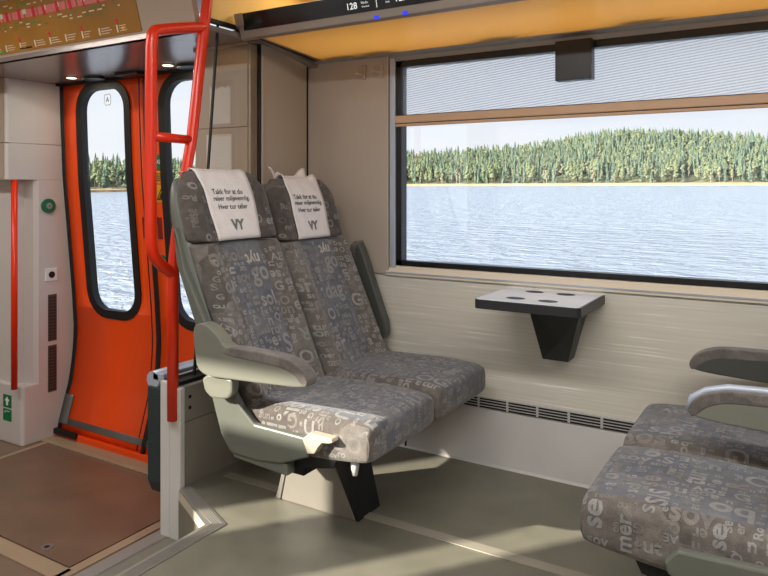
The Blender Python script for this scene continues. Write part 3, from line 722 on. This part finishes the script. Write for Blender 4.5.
def make_seat(label, T, s, ylo, yhi, arms, seed):
    """a two place bench seat. T maps the x, z of the left seat to this one; s = 1 faces +x, -1 faces -x"""
    tx = lambda p: Vector((T(p[0], p[2])[0], p[1], T(p[0], p[2])[1]))
    ym = (ylo+yhi)/2
    root = thing('double_seat', label, 'seat', (T(-1.55, 0)[0], ym, FZ), 'double seats of the bay')
    def pt(pts): return [T(x, z) for x, z in pts]
    wid = (yhi-ylo-.05)/2
    halves = [(ylo+.015+wid/2, wid/2), (yhi-.015-wid/2, wid/2)]
    parts = {}
    for hi, (yc, w) in enumerate(halves):
        # ---- cushion, lofted front to back
        rings = []
        A = [(-1.69, .9), (-1.66, 1), (-1.58, 1), (-1.46, 1), (-1.34, 1), (-1.26, 1), (-1.19, 1), (-1.155, .995), (-1.141, .985), (-1.133, .96)]
        for x, q in A:
            f = max(0, (x+1.34)/.2); e_ = max(0, (x+1.16)/.027)          # nose
            top = -.752+.014*math.sin(max(0, min(1, (x+1.7)/.45))*math.pi*.5)-.012*max(0, f)**2-.016*e_**2
            bot = -.886+.022*max(0, f)**1.1+.010*e_**2
            hw = w*q*(1-.012*max(0, f)); r = .034; ring = []
            for k in range(8): a = k/7; ring.append((hw-r-(2*hw-2*r)*a, top+.006*math.cos((a-.5)*math.pi)+(.004 if abs(a-.5) > .3 else 0)))
            for k in range(1, 5): a = math.pi/2*k/5; ring.append((-hw+r-r*math.sin(a), top-r+r*math.cos(a)))
            for k in range(3): ring.append((-hw, top-r-(top-bot-2*r*.6)*k/2*.9))
            ring.append((-hw+.012, bot+.004)); ring.append((-hw+.05, bot)); ring.append((hw-.05, bot)); ring.append((hw-.012, bot+.004))
            for k in range(3): ring.append((hw, top-r-(top-bot-2*r*.6)*(2-k)/2*.9))
            for k in range(4, 0, -1): a = math.pi/2*k/5; ring.append((hw-r+r*math.sin(a), top-r+r*math.cos(a)))
            rings.append([tx((x, yc+y, z)) for y, z in ring])
        def mf(i, k): return 0 if k < 7 else 1
        bm = bmesh.new(); add_loft(bm, rings, mf)
        cu = new('seat_cushion', bm, ['fabc', 'fabs', 'fabl', 'fabm', 'fabw'], root, sub=1)
        # piping seam round the nose
        def f_pipe(bm):
            pth = [tx((x, yc+sg*(w*.955), z)) for x, z in ((-1.150, -.772), (-1.141, -.79), (-1.139, -.81), (-1.141, -.835))]
            add_tube(bm, pth, .0035, 8, 0)
        for sg in (-1,): part('piping', 'fabs', cu, f_pipe)
        parts['cushion', hi] = cu
        # ---- backrest
        dz = -.026*hi
        def back(z0, z1, n, kind):
            rings = []
            zs = [z0+(z1-z0)*k/n for k in range(n+1)]; zs[1:1] = [z0+.007]; zs[-1:-1] = [z1-.006]; n = len(zs)-1
            for i, z in enumerate(zs):
                e = 0
                if kind == 'head':
                    u = (z-z0)/(z1-z0); e = max(0, (u-.62)/.38)
                    hw = w*(1.03-.05*u-.22*e**2.4); th = .105-.02*u; fx = xf(z-dz)+.012+.015*hi*u-.03*e**2; bx = xf(z)-th+.055*e**2
                    if i == 0: hw -= .006; fx -= .006
                else:
                    u = (z-z0)/(z1-z0); hw = w*(.965+.045*u); fx = xf(z); bx = xf(z)-.085
                    if i in (0, n): fx -= .005; hw -= .005
                ring = []; K = 22
                for k in range(K+1):
                    a = -1+2*k/K; b = abs(a)
                    bol = (.030 if kind == 'back' else .012)*min(1, max(0, (b-.50)/.26))**1.2
                    if kind == 'back' and .44 < b < .56: bol -= .004
                    rnd = .055*max(0, (b-.80)/.20)**2.4
                    ring.append((fx+bol-rnd, yc+a*hw))
                for k in range(6):
                    a = 1-2*k/5; ring.append((bx+.02*abs(a)**3, yc+a*hw*.985))
                rings.append([tx((x, y, z)) for x, y in ring])
            bm = bmesh.new()
            def mfb(i, k):
                if kind == 'head': return 0
                a = abs(-1+2*(k+.5)/K); return (0 if a < .5 else 1) if k < K else 1
            K = 22
            add_loft(bm, rings, mfb)
            return bm
        bk = new('backrest', back(-.80, -.208+dz, 9, 'back'), ['fabc', 'fabs', 'fabl', 'fabm', 'fabw'], root, sub=1)
        hd = new('headrest', back(-.2055+dz, .064+dz, 9, 'head'), ['fabh', 'fabh', 'fabm', 'fabs', 'fabl'], root, sub=1)
        parts['back', hi] = bk; parts['head', hi] = hd
        # ---- rear shell of this place
        rings = []
        for z, hw, f_, d in ((-.90, w*.97, -.05, .05), (-.75, w*.99, -.05, .07), (-.5, w*1.0, -.05, .07), (-.36, w*1.03, -.045, .075), (-.26, w*1.06, -.035, .085), (-.16, w*1.06, -.03, .09), (-.09, w*1.035, -.034, .085), (-.03, w*.98, -.045, .065), (.015, w*.90, -.058, .045), (.048, w*.78, -.07, .02)):
            z += dz if z > -.4 else 0; fx = xf(z-dz*(z > -.4))+f_; ring = []
            for k in range(11): a = -1+2*k/10; ring.append((fx-.012*abs(a)**6, yc+a*hw))
            for k in range(11): a = 1-2*k/10; ring.append((fx-d*1.12*(1-.22*abs(a)**4), yc+a*hw))
            rings.append([tx((x, y, z)) for x, y in ring])
        bm = bmesh.new(); add_loft(bm, rings); new('back_shell', bm, 'shell', root, sub=1)
    # ---- side panels, frame, pedestal
    for y0, y1 in ((ylo-.015, ylo+.012), (yhi-.012, yhi+.015)):
        part('side_panel', 'shell', root, lambda bm: add_prism(bm, pt(SHELL), 1, y0, y1, .006))
        part('under_rail', 'shell', root, lambda bm: add_prism(bm, pt([(-1.68, -.905), (-1.435, -.905), (-1.435, -.945), (-1.67, -.93)]), 1, y0+.005, y1+.02, .004))
        if s > 0 and y0 < ym: part('recline_lever', 'lever', root, lambda bm: add_prism(bm, pt([(-1.366, -.806), (-1.336, -.784), (-1.25, -.786), (-1.246, -.797), (-1.262, -.803), (-1.288, -.806), (-1.303, -.822), (-1.318, -.846), (-1.345, -.85)]), 1, y0-.004, y1+.004, .003))
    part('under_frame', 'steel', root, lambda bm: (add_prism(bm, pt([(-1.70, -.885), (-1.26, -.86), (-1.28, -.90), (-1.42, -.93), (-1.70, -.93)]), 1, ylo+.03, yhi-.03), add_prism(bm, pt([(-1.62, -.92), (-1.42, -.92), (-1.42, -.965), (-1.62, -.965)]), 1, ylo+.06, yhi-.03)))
    yp = ylo+.29
    def f_ped(bm):
        a = [(-1.735, FZ), (-1.365, FZ), (-1.50, -.93), (-1.66, -.93)]
        add_prism(bm, [T(*p) if p[1] != FZ else (T(p[0], 0)[0], FZ) for p in a], 1, yp, yp+.155, .004)
    part('pedestal', 'pedestal', root, f_ped)
    part('pedestal_seam', 'black', root, lambda bm: add_prism(bm, [(T(-1.712, 0)[0], FZ), (T(-1.706, 0)[0], FZ), (T(-1.648, 0)[0], -.95), (T(-1.654, 0)[0], -.95)], 1, yp-.0012, yp))
    part('pedestal_shade', 'steel', root, lambda bm: add_prism(bm, [(T(-1.3645, 0)[0], FZ), (T(-1.355, 0)[0], FZ), (T(-1.42, 0)[0], -.94), (T(-1.51, 0)[0], -.94)], 1, yp+.003, yp+.152))  # dark plate puts the unlit side of the pedestal into colour
    # ---- armrests
    for i, (ya, up, rim, om) in enumerate(arms):
        body = 'armplastic' if om else 'armdark'
        c = (-1.745, -.57); dx, dz = (0, 0)
        f = (lambda p: pt([(x+up[1], z+up[2]) for x, z in rot_pts(p, c, up[0])])) if up else pt
        ar = part('armrest', body, root, lambda bm: add_prism(bm, f(smooth_poly(ARM, 2)), 1, ya-.026, ya+.026, .005, seg=2))
        part('arm_pad', 'fabs', ar, lambda bm: add_prism(bm, f(smooth_poly(PAD, 2)), 1, ya-.0275, ya+.0275, .004, seg=2))
        if not up: part('arm_mount', body, ar, lambda bm: add_prism(bm, f(smooth_poly(ARMLOW, 1)), 1, ya-.012, ya+.024, .008))
        if rim:  # pale bluish tube laid on as the arm's gloss highlight
            part('arm_highlight', 'bluerail', ar, lambda bm: add_tube(bm, [Vector((x, ya+.004, z)) for x, z in f([(-1.30, -.612), (-1.308, -.575), (-1.345, -.55), (-1.40, -.535), (-1.5, -.531), (-1.6, -.530), (-1.65, -.531)])], .011, 10))
    # ---- woven lettering
    for (kind, hi), o in parts.items():
        bake(o); yc, w = halves[hi]; X = Vector((s, 0, 0))
        loc = lambda v: Vector(v)
        if kind == 'cushion':
            z = T(0, -.60)[1]; org = (T(-1.40, 0)[0], yc, z)
            letter_field(o, org, (1, 0, 0), (0, 1, 0), (0, 0, -1), (-.26, .26), (-w*.93, w*.93), 170, (.026, .10), (2, 2, 3), (0, math.pi/2, -math.pi/2, math.pi), seed+hi)
            if hi == 0:
                yl = ylo-.1
                first = [('SIS', .17, -.04, .07, math.pi/2, 4)] if s < 0 else [('TE', -.10, -.01, .075, 0, 2)]
                zc = T(0, -.81)[1]
                letter_field(o, (T(-1.40, 0)[0], yl, zc), (1, 0, 0), (0, 0, 1), (0, 1, 0), (-.24, .24), (-.045, .045), 26, (.024, .075), (2, 3), (0, math.pi/2, math.pi), seed+9, first)
            letter_field(o, (T(-1.0, 0)[0], yc, T(0, -.81)[1]), (0, s, 0), (0, 0, 1), (-s, 0, 0), (-w*.8, w*.8), (-.045, .03), 14, (.026, .06), (2, 3), (0, math.pi/2, math.pi), seed+14)
        elif kind == 'back':
            org = (T(-1.2, 0)[0], yc, T(0, -.50)[1])
            first = [('nyt', .035, .225, .062, math.pi, 4), ('go', .05, .15, .10, 0, 2)]
            letter_field(o, org, (0, s, 0), (0, 0, 1), (-s, 0, 0), (-w*.93, w*.93), (-.25, .25), 200, (.024, .10), (2, 2, 3), (0, math.pi/2, math.pi, 0), seed+20+hi, first)
        else:
            org = (T(-1.5, 0)[0], yc, T(0, -.10)[1])
            letter_field(o, org, (0, s, 0), (0, 0, 1), (-s, 0, 0), (-w*.95, w*.95), (-.11, .12), 40, (.025, .06), (2, 3), (0, math.pi/2, math.pi), seed+40+hi, [('er', .18, -.04, .05, 0, 4)])
    return root, parts, halves
TL = lambda x, z: (x, z)
seatL, pl, hl = make_seat('grey patterned double seat at the partition with white headrest covers', TL, 1, 1.775, 2.745,
    [(1.722, None, 0, 1), (2.262, (math.radians(115), -.035, -.12), 0, 0), (2.775, (math.radians(108), .03, -.12), 0, 0)], 100)
TR = lambda x, z: (-.468-(x+1.135), z-.018)
seatR, pr_, hr = make_seat('grey patterned double seat at the right edge of the photo, only its cushions in view', TR, -1, 1.69, 2.63,
    [(1.66, (math.radians(80), 0, -.02), 0, 1), (2.11, (0, -.035, 0), 1, 1), (2.645, (0, .03, 0), 0, 0)], 300)

# dangling strap and adjusting knob under the left seat are parts of it
part('strap', 'black', seatL, lambda bm: add_tube(bm, [(-1.276, 2.28, -.87), (-1.276, 2.28, -.94), (-1.281, 2.282, -.98)], .004, 8))
def f_knob(bm): add_tube(bm, [(-1.235, 1.86, -.87), (-1.228, 1.855, -.90), (-1.226, 1.852, -.928)], [.012, .014, .008], 10)
part('adjusting_knob', 'whitepl', seatL, f_knob)

# ------------------------------------------------------------------ headrest covers
def cover(head, yc, label, flare, dz, wt):
    t = thing('headrest_cover', label, 'headrest cover', (-2.0, yc, -.2), 'headrest covers')
    bm = bmesh.new(); bm.from_mesh(head.data); tree = BVHTree.FromBMesh(bm); bm.free()
    rows = []; NY = 14
    zs = [dz-.202+(.038+.202)*k/16 for k in range(17)]; ht = .118+wt
    for k, z in enumerate(zs):
        r = []; hw = .118+wt*(k/16)**.8
        for j in range(NY+1):
            y = yc-.012-wt*.35*k/16-hw+2*hw*j/NY
            h, n, _, _ = tree.ray_cast(Vector((-1.4, y, z)), Vector((-1, 0, 0)), 1.2)
            r.append(h+Vector((.005+.0015*math.sin(j*1.1+k*.6), 0, 0)))
        rows.append(r)
    for k in range(6):                                       # over the top and a short way down the back
        r = []
        for j in range(NY+1):
            y = yc-.012-wt*.35-ht+2*ht*j/NY; b = rows[16][j]; a = k/5
            x = b.x-.012-.085*a
            h, n, _, _ = tree.ray_cast(Vector((x, y, .3)), Vector((0, 0, -1)), .5)
            z = (h.z if h else .045)+.006
            e = abs(j/NY-.5)*2
            z += flare*max(0, e-.55)*(.5+a)*.12
            r.append(Vector((x, y, max(z, b.z+.002))))
        rows.append(r)
    b2 = bmesh.new(); V = [[b2.verts.new(p) for p in r] for r in rows]
    for a, b in zip(V, V[1:]):
        for j in range(NY):
            f = b2.faces.new((a[j], a[j+1], b[j+1], b[j])); f.smooth = True
    bt = b2.copy()
    o = new('cloth', b2, 'cover', t); m = o.modifiers.new('solid', 'SOLIDIFY'); m.thickness = .0016; m.offset = 0
    bt.normal_update(); tr2 = BVHTree.FromBMesh(bt); bt.free()
    y0 = yc-.012; U, W, D = Vector((0, 1, 0)), Vector((-.34, 0, .94)), Vector((-1, 0, 0))
    lb = bmesh.new()
    for txt, z, dy_, s in (('Takk for at du', -.018, -.014, .0285), ('reiser miljøvennlig.', -.047, -.001, .0265), ('Hver tur teller', -.076, -.002, .0275)):
        project(tr2, lb, txt, (-1.5, y0+dy_, z+dz), U, Vector((0, 0, 1)), D, s, .0022, 0, bold=.012, minface=.05, fine=1)
    new('lettering', lb, 'ink', t)
    lb = bmesh.new(); project(tr2, lb, 'VY', (-1.5, y0+.002, -.146+dz), U, Vector((0, 0, 1)), D, .052, .0022, 0, bold=.06, minface=.05, fine=1)
    # striped strokes of the logo: a thin pale cut through the letters
    new('logo', lb, 'logo', t)
    return t
cover(pl['head', 0], hl[0][0], 'white printed headrest cover draped over the aisle seat headrest', .12, 0, .022)
cover(pl['head', 1], hl[1][0], 'white printed headrest cover with curled corners on the window seat headrest', .5, -.026, .006)

# ------------------------------------------------------------------ outside: lake, shore, wooded hill
def wz(x, y): return -3.5+.012*y+.002*max(-60, x+190)
def f_lake(bm):
    pts = [(-420, 5), (300, 5), (300, 420), (-420, 420)]
    vs = [bm.verts.new((x, y, -3.5+.012*y+.002*(x+190))) for x, y in pts]; bm.faces.new(vs)
lake = struct('lake', 'water', f_lake)
SH = [(-228, 60), (-205, 110), (-199, 145), (-197, 180), (-200, 240), (-205, 300), (-195, 332), (-150, 336), (-100, 330), (-50, 332), (0, 328), (60, 332), (160, 325)]
def lk(x, y): return -3.5+.012*y+.002*(x+190)
def inland(i):
    a = Vector(SH[max(i-1, 0)]); b = Vector(SH[min(i+1, len(SH)-1)]); d = (b-a).normalized(); return Vector((-d.y, d.x))
HILLT = {0: 4, 1: 5, 2: 6, 3: 8, 4: 8, 5: 8, 6: 14, 7: 19, 8: 25, 9: 22, 10: 17, 11: 14, 12: 14}
def gz(t, h):     # ground height along the slope inland
    return .7*min(1, t/3)+h*min(1, max(0, (t-4)/95))**1.15
def shore_pt(q, t):
    i = min(int(q), len(SH)-2); f = q-i
    p = Vector(SH[i]).lerp(Vector(SH[i+1]), f); n = inland(i).lerp(inland(i+1), f).normalized()
    h = HILLT[i]*(1-f)+HILLT[i+1]*f
    w = p+n*t; return Vector((w.x, w.y, lk(p.x, p.y)+gz(t, h)))
def f_hill(bm):
    T_ = [3, 8, 20, 45, 75, 100, 130]; qs = [k/3 for k in range(3*(len(SH)-1)+1)]
    G = [[bm.verts.new(shore_pt(min(q, len(SH)-1.001), t)) for t in T_] for q in qs]
    for a, b in zip(G, G[1:]):
        for k in range(len(T_)-1): f = bm.faces.new((a[k], b[k], b[k+1], a[k+1])); f.smooth = True
struct('hillside', 'hill', f_hill)
def f_bank(bm):
    qs = [k/4 for k in range(4*(len(SH)-1)+1)]; r = random.Random(5)
    G = []
    for q in qs:
        q = min(q, len(SH)-1.001); a = shore_pt(q, 0); b = shore_pt(q, 3.5)
        G.append([bm.verts.new(a-Vector((0, 0, .6))), bm.verts.new(a+Vector((0, 0, .5+r.random()*.3))), bm.verts.new(b+Vector((0, 0, .5)))])
    for a, b in zip(G, G[1:]):
        for k in range(2): bm.faces.new((a[k], b[k], b[k+1], a[k+1]))
struct('lake_bank', 'reed', f_bank)
def tree_bm(kind, rnd):
    bm = bmesh.new()
    if kind == 'spruce':
        add_tube(bm, [(0, 0, -.6), (0, 0, 3), (0, 0, 10)], [.2, .17, .05], 5, 1)
        n = 7
        for k in range(n):
            z0 = 1.2+k*1.72; r = (2.3-.29*k)*rnd.uniform(.85, 1.1); h = 2.9; s = 9; a0 = rnd.random()*6
            tip = bm.verts.new((0, 0, z0+h)); ring = [bm.verts.new((r*(1 if j % 2 else .62)*math.cos(a0+6.283*j/s), r*(1 if j % 2 else .62)*math.sin(a0+6.283*j/s), z0-rnd.random()*.7)) for j in range(s)]
            for j in range(s): bm.faces.new((ring[j], ring[(j+1) % s], tip))
    else:
        hgt = 12 if kind == 'pine' else 9.5
        add_tube(bm, [(0, 0, -.6), (rnd.uniform(-.2, .2), 0, hgt*.5), (rnd.uniform(-.3, .3), 0, hgt*.9)], [.19, .15, .06], 5, 1)
        for k in range(9 if kind == 'pine' else 8):
            z = hgt*(.42+.55*k/8); r = (1.75-.12*k)*rnd.uniform(.75, 1.1) if kind == 'pine' else rnd.uniform(.7, 1.25)
            t = bmesh.new(); bmesh.ops.create_icosphere(t, subdivisions=1, radius=r)
            off = Vector((rnd.uniform(-.9, .9)*(1-k/11), rnd.uniform(-.9, .9)*(1-k/11), z))
            for v in t.verts: v.co = Vector((v.co.x, v.co.y, v.co.z*.75))*rnd.uniform(.72, 1.2)+off
            merge(bm, t, 0)
    return bm
KINDS = {'spruce': ('spruce', 'trunk', 'dark green spruce tree standing in the forest on the far lakeshore', 'spruces on the far shore'),
         'pine': ('pine', 'trunk', 'yellow green pine tree standing in the forest on the far lakeshore', 'pines on the far shore'),
         'birch': ('birch', 'birchbark', 'bare pale trunked birch tree standing on the far lakeshore', 'birches on the far shore')}
rnd = random.Random(11); lib = {}
for kd, (fm, tm, lb, gp) in KINDS.items():
    lib[kd] = []
    for v in range(4):
        me = bpy.data.meshes.new(kd); bm = tree_bm(kd, rnd); bm.to_mesh(me); bm.free()
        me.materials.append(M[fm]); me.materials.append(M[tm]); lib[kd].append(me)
def pick(): 
    r = rnd.random(); return 'spruce' if r < .42 else 'pine' if r < .82 else 'birch'
spots = []
def free(p, d):
    for a in spots:
        if abs(a.x-p.x) < d and abs(a.y-p.y) < d and (a.x-p.x)**2+(a.y-p.y)**2 < d*d: return False
    return True
for k in range(300):
    for _ in range(200):
        q = rnd.uniform(5.9, 10.6) if k < 240 else rnd.uniform(1.2, 4.0)
        t = 3.5+rnd.random()*(17 if k < 240 else 14); p = shore_pt(q, t)
        if free(p, 2.5): break
    spots.append(p); kd = pick() if t > 8 else rnd.choice(('pine', 'birch', 'spruce', 'pine'))
    o = bpy.data.objects.new(kd+'_tree', rnd.choice(lib[kd])); C.objects.link(o)
    s = rnd.uniform(.5, .86); o.location = p; o.rotation_euler.z = rnd.random()*6.28; o.scale = (s*rnd.uniform(.85, 1.1), s*rnd.uniform(.85, 1.1), s)
    tag(o, KINDS[kd][2], 'tree', KINDS[kd][3])
fb = bmesh.new()
fv, ff, fmi = [], [], []
cache = {}
for kd in lib:
    for me in lib[kd]: cache[me.name] = ([tuple(v.co) for v in me.vertices], [(tuple(p.vertices), p.material_index) for p in me.polygons])
order = {'spruce': 0, 'pine': 1, 'birch': 2}
fb.free()
for k in range(4600):
    q = rnd.uniform(6.0, 10.6) if k < 4000 else rnd.uniform(1.0, 4.2)
    t = 22+rnd.random()*(84 if k < 4000 else 55); p = shore_pt(q, t); kd = 'spruce' if rnd.random() < .5 else 'pine' if rnd.random() < .8 else 'birch'
    me = rnd.choice(lib[kd]); s = rnd.uniform(.46, .80); w = s*rnd.uniform(1.0, 1.35); a = rnd.random()*6.28; ca, sa = math.cos(a), math.sin(a); b = len(fv)
    vs, fs = cache[me.name]
    fv += [(p.x+(x*ca-y*sa)*w, p.y+(x*sa+y*ca)*w, p.z+z*s) for x, y, z in vs]
    for f, mi in fs: ff.append(tuple(i+b for i in f)); fmi.append(order[kd] if mi == 0 else 3)
me = bpy.data.meshes.new('forest'); me.from_pydata(fv, [], ff)
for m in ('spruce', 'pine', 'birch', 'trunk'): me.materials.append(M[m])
me.polygons.foreach_set('material_index', fmi)
fo = bpy.data.objects.new('forest', me); C.objects.link(fo)
tag(fo, 'dense mixed forest covering the hill behind the lakeshore trees', 'forest', None, 'stuff')

# ------------------------------------------------------------------ the rest of the car: opposite wall with openings cut for the sun, ends
def f_opp(bm):
    y0, y1 = -.45, -.35
    add_box(bm, -2.765, -2.5, y0, y1, VZ, 1.1); add_box(bm, 1.3, XR, y0, y1, VZ, 1.1)
    add_box(bm, -2.5, 1.3, y0, y1, VZ, -.37); add_box(bm, -2.5, 1.3, y0, y1, .6, 1.1)
    add_box(bm, -5.2, -4.3, y0, y1, VZ, 1.1)
    add_box(bm, -4.3, -2.765, y0, y1, VZ, -.42); add_box(bm, -4.3, -3.69, y0, y1, .66, 1.1); add_box(bm, -3.69, -2.765, y0, y1, .63, 1.1)
    add_box(bm, -3.376, -2.995, y0, y1, -.42, .38)  # unseen sun blocker, sized to shape the light patches
    add_box(bm, -4.3, -3.87, y0, y1, -.42, .7); add_box(bm, -3.87, -3.69, y0, y1, -.42, .36)  # more added blockers, keeping sun off the post and part of the floor
struct('wall_opposite', 'wall', f_opp)
def fill_sheet_mat():
    m = bpy.data.materials.new('fill_sheet_cloth'); m.use_nodes = True; nt = m.node_tree; N = nt.nodes; N.clear()
    o = N.new('ShaderNodeOutputMaterial'); d = N.new('ShaderNodeBsdfDiffuse'); t = N.new('ShaderNodeBsdfTranslucent'); x = N.new('ShaderNodeMixShader')
    d.inputs[0].default_value = lin((215, 215, 212)); t.inputs[0].default_value = lin((225, 226, 228)); x.inputs[0].default_value = .5
    nt.links.new(d.outputs[0], x.inputs[1]); nt.links.new(t.outputs[0], x.inputs[2]); nt.links.new(x.outputs[0], o.inputs[0]); return m
tag(part('fill_sheet', fill_sheet_mat(), None, lambda bm: add_box(bm, -2.5, 1.3, -.40, -.399, -.37, .6)), 'unseen white translucent sheet added behind the viewer as soft fill', 'blind')  # unseen sheet added to spread the sun into soft fill
struct('wall_end', 'wall', lambda bm: add_box(bm, XR, XR+.08, -.45, 3.0, VZ, 1.1))
struct('wall_gangway', 'pocket', lambda bm: add_box(bm, -5.28, -5.2, -.45, 3.0, VZ, 1.1))

# ------------------------------------------------------------------ light
E_ = math.radians(24.3); SD = Vector((.616*math.cos(E_), .788*math.cos(E_), -math.sin(E_)))
sl = bpy.data.lights.new('sun', 'SUN'); sl.energy = 12; sl.angle = math.radians(.9); sl.color = (1, .93, .80)
so = bpy.data.objects.new('sun', sl); C.objects.link(so); so.rotation_euler = SD.to_track_quat('-Z', 'Y').to_euler()
def area(name, loc, size, power, color, rot=(0, 0, 0)):
    l = bpy.data.lights.new(name, 'AREA'); l.shape = 'RECTANGLE'; l.size, l.size_y = size; l.energy = power; l.color = color
    o = bpy.data.objects.new(name, l); C.objects.link(o); o.location = loc; o.rotation_euler = rot; return o
def fill_lamp(x0, x1, y, label, power):  # unseen strips added to brighten the interior
    tag(part('fill_strip', mat('fill_strip_lens', (250, 246, 235), .5), None, lambda bm: add_box(bm, x0, x1, y-.09, y+.09, 1.02, 1.05, .006)), label, 'lamp')
    area('fill_lamp', ((x0+x1)/2, y, 1.0), (x1-x0, .18), power, (1, .97, .93))
fill_lamp(-1.6, 1.4, .9, 'long unseen ceiling strip added as fill light over the aisle of the seating bay', 58)
fill_lamp(-4.6, -2.6, 1.0, 'shorter unseen ceiling strip added as fill light over the vestibule', 34)
area('cove_lamp', (-.5, 2.62, .99), (3.2, .25), 10, (1, .88, .66))
for x in (-3.80, -2.955): area('spot_lamp', (x, 2.615, .655), (.05, .05), 1.2, (1, .9, .7))

w = bpy.data.worlds.new('world'); S.world = w; w.use_nodes = True
N = w.node_tree.nodes; L = w.node_tree.links; bg = N['Background']
tc = N.new('ShaderNodeTexCoord'); sp = N.new('ShaderNodeSeparateXYZ'); L.new(tc.outputs['Generated'], sp.inputs[0])
rp = N.new('ShaderNodeValToRGB'); L.new(sp.outputs['Z'], rp.inputs[0])
e = rp.color_ramp.elements; e[0].position = 0; e[0].color = (.90, .92, .93, 1); e[1].position = .6; e[1].color = (.42, .58, .85, 1)
x = e.new(.12); x.color = (.84, .89, .95, 1)
ns = N.new('ShaderNodeTexNoise'); ns.inputs['Scale'].default_value = 3; ns.inputs['Detail'].default_value = 5
mp = N.new('ShaderNodeMapping'); mp.inputs['Scale'].default_value = (1, 1, 4); L.new(tc.outputs['Generated'], mp.inputs[0]); L.new(mp.outputs[0], ns.inputs['Vector'])
cr = N.new('ShaderNodeMapRange'); cr.inputs[1].default_value = .45; cr.inputs[2].default_value = .7; L.new(ns.outputs['Fac'], cr.inputs[0])
mx = N.new('ShaderNodeMix'); mx.data_type = 'RGBA'; mx.inputs['B'].default_value = (.94, .95, .96, 1)
L.new(cr.outputs[0], mx.inputs['Factor']); L.new(rp.outputs[0], mx.inputs['A']); L.new(mx.outputs['Result'], bg.inputs['Color'])
bg.inputs['Strength'].default_value = 1.08

# lift everything onto the floor
for o in list(C.objects):
    if o.parent is None and o.type in {'MESH', 'EMPTY', 'CAMERA', 'LIGHT'}: o.location.z += H
S.view_settings.view_transform = 'Standard'; S.view_settings.look = 'None'; S.view_settings.gamma = 1
S.view_settings.use_curve_mapping = False; S.view_settings.exposure = 0
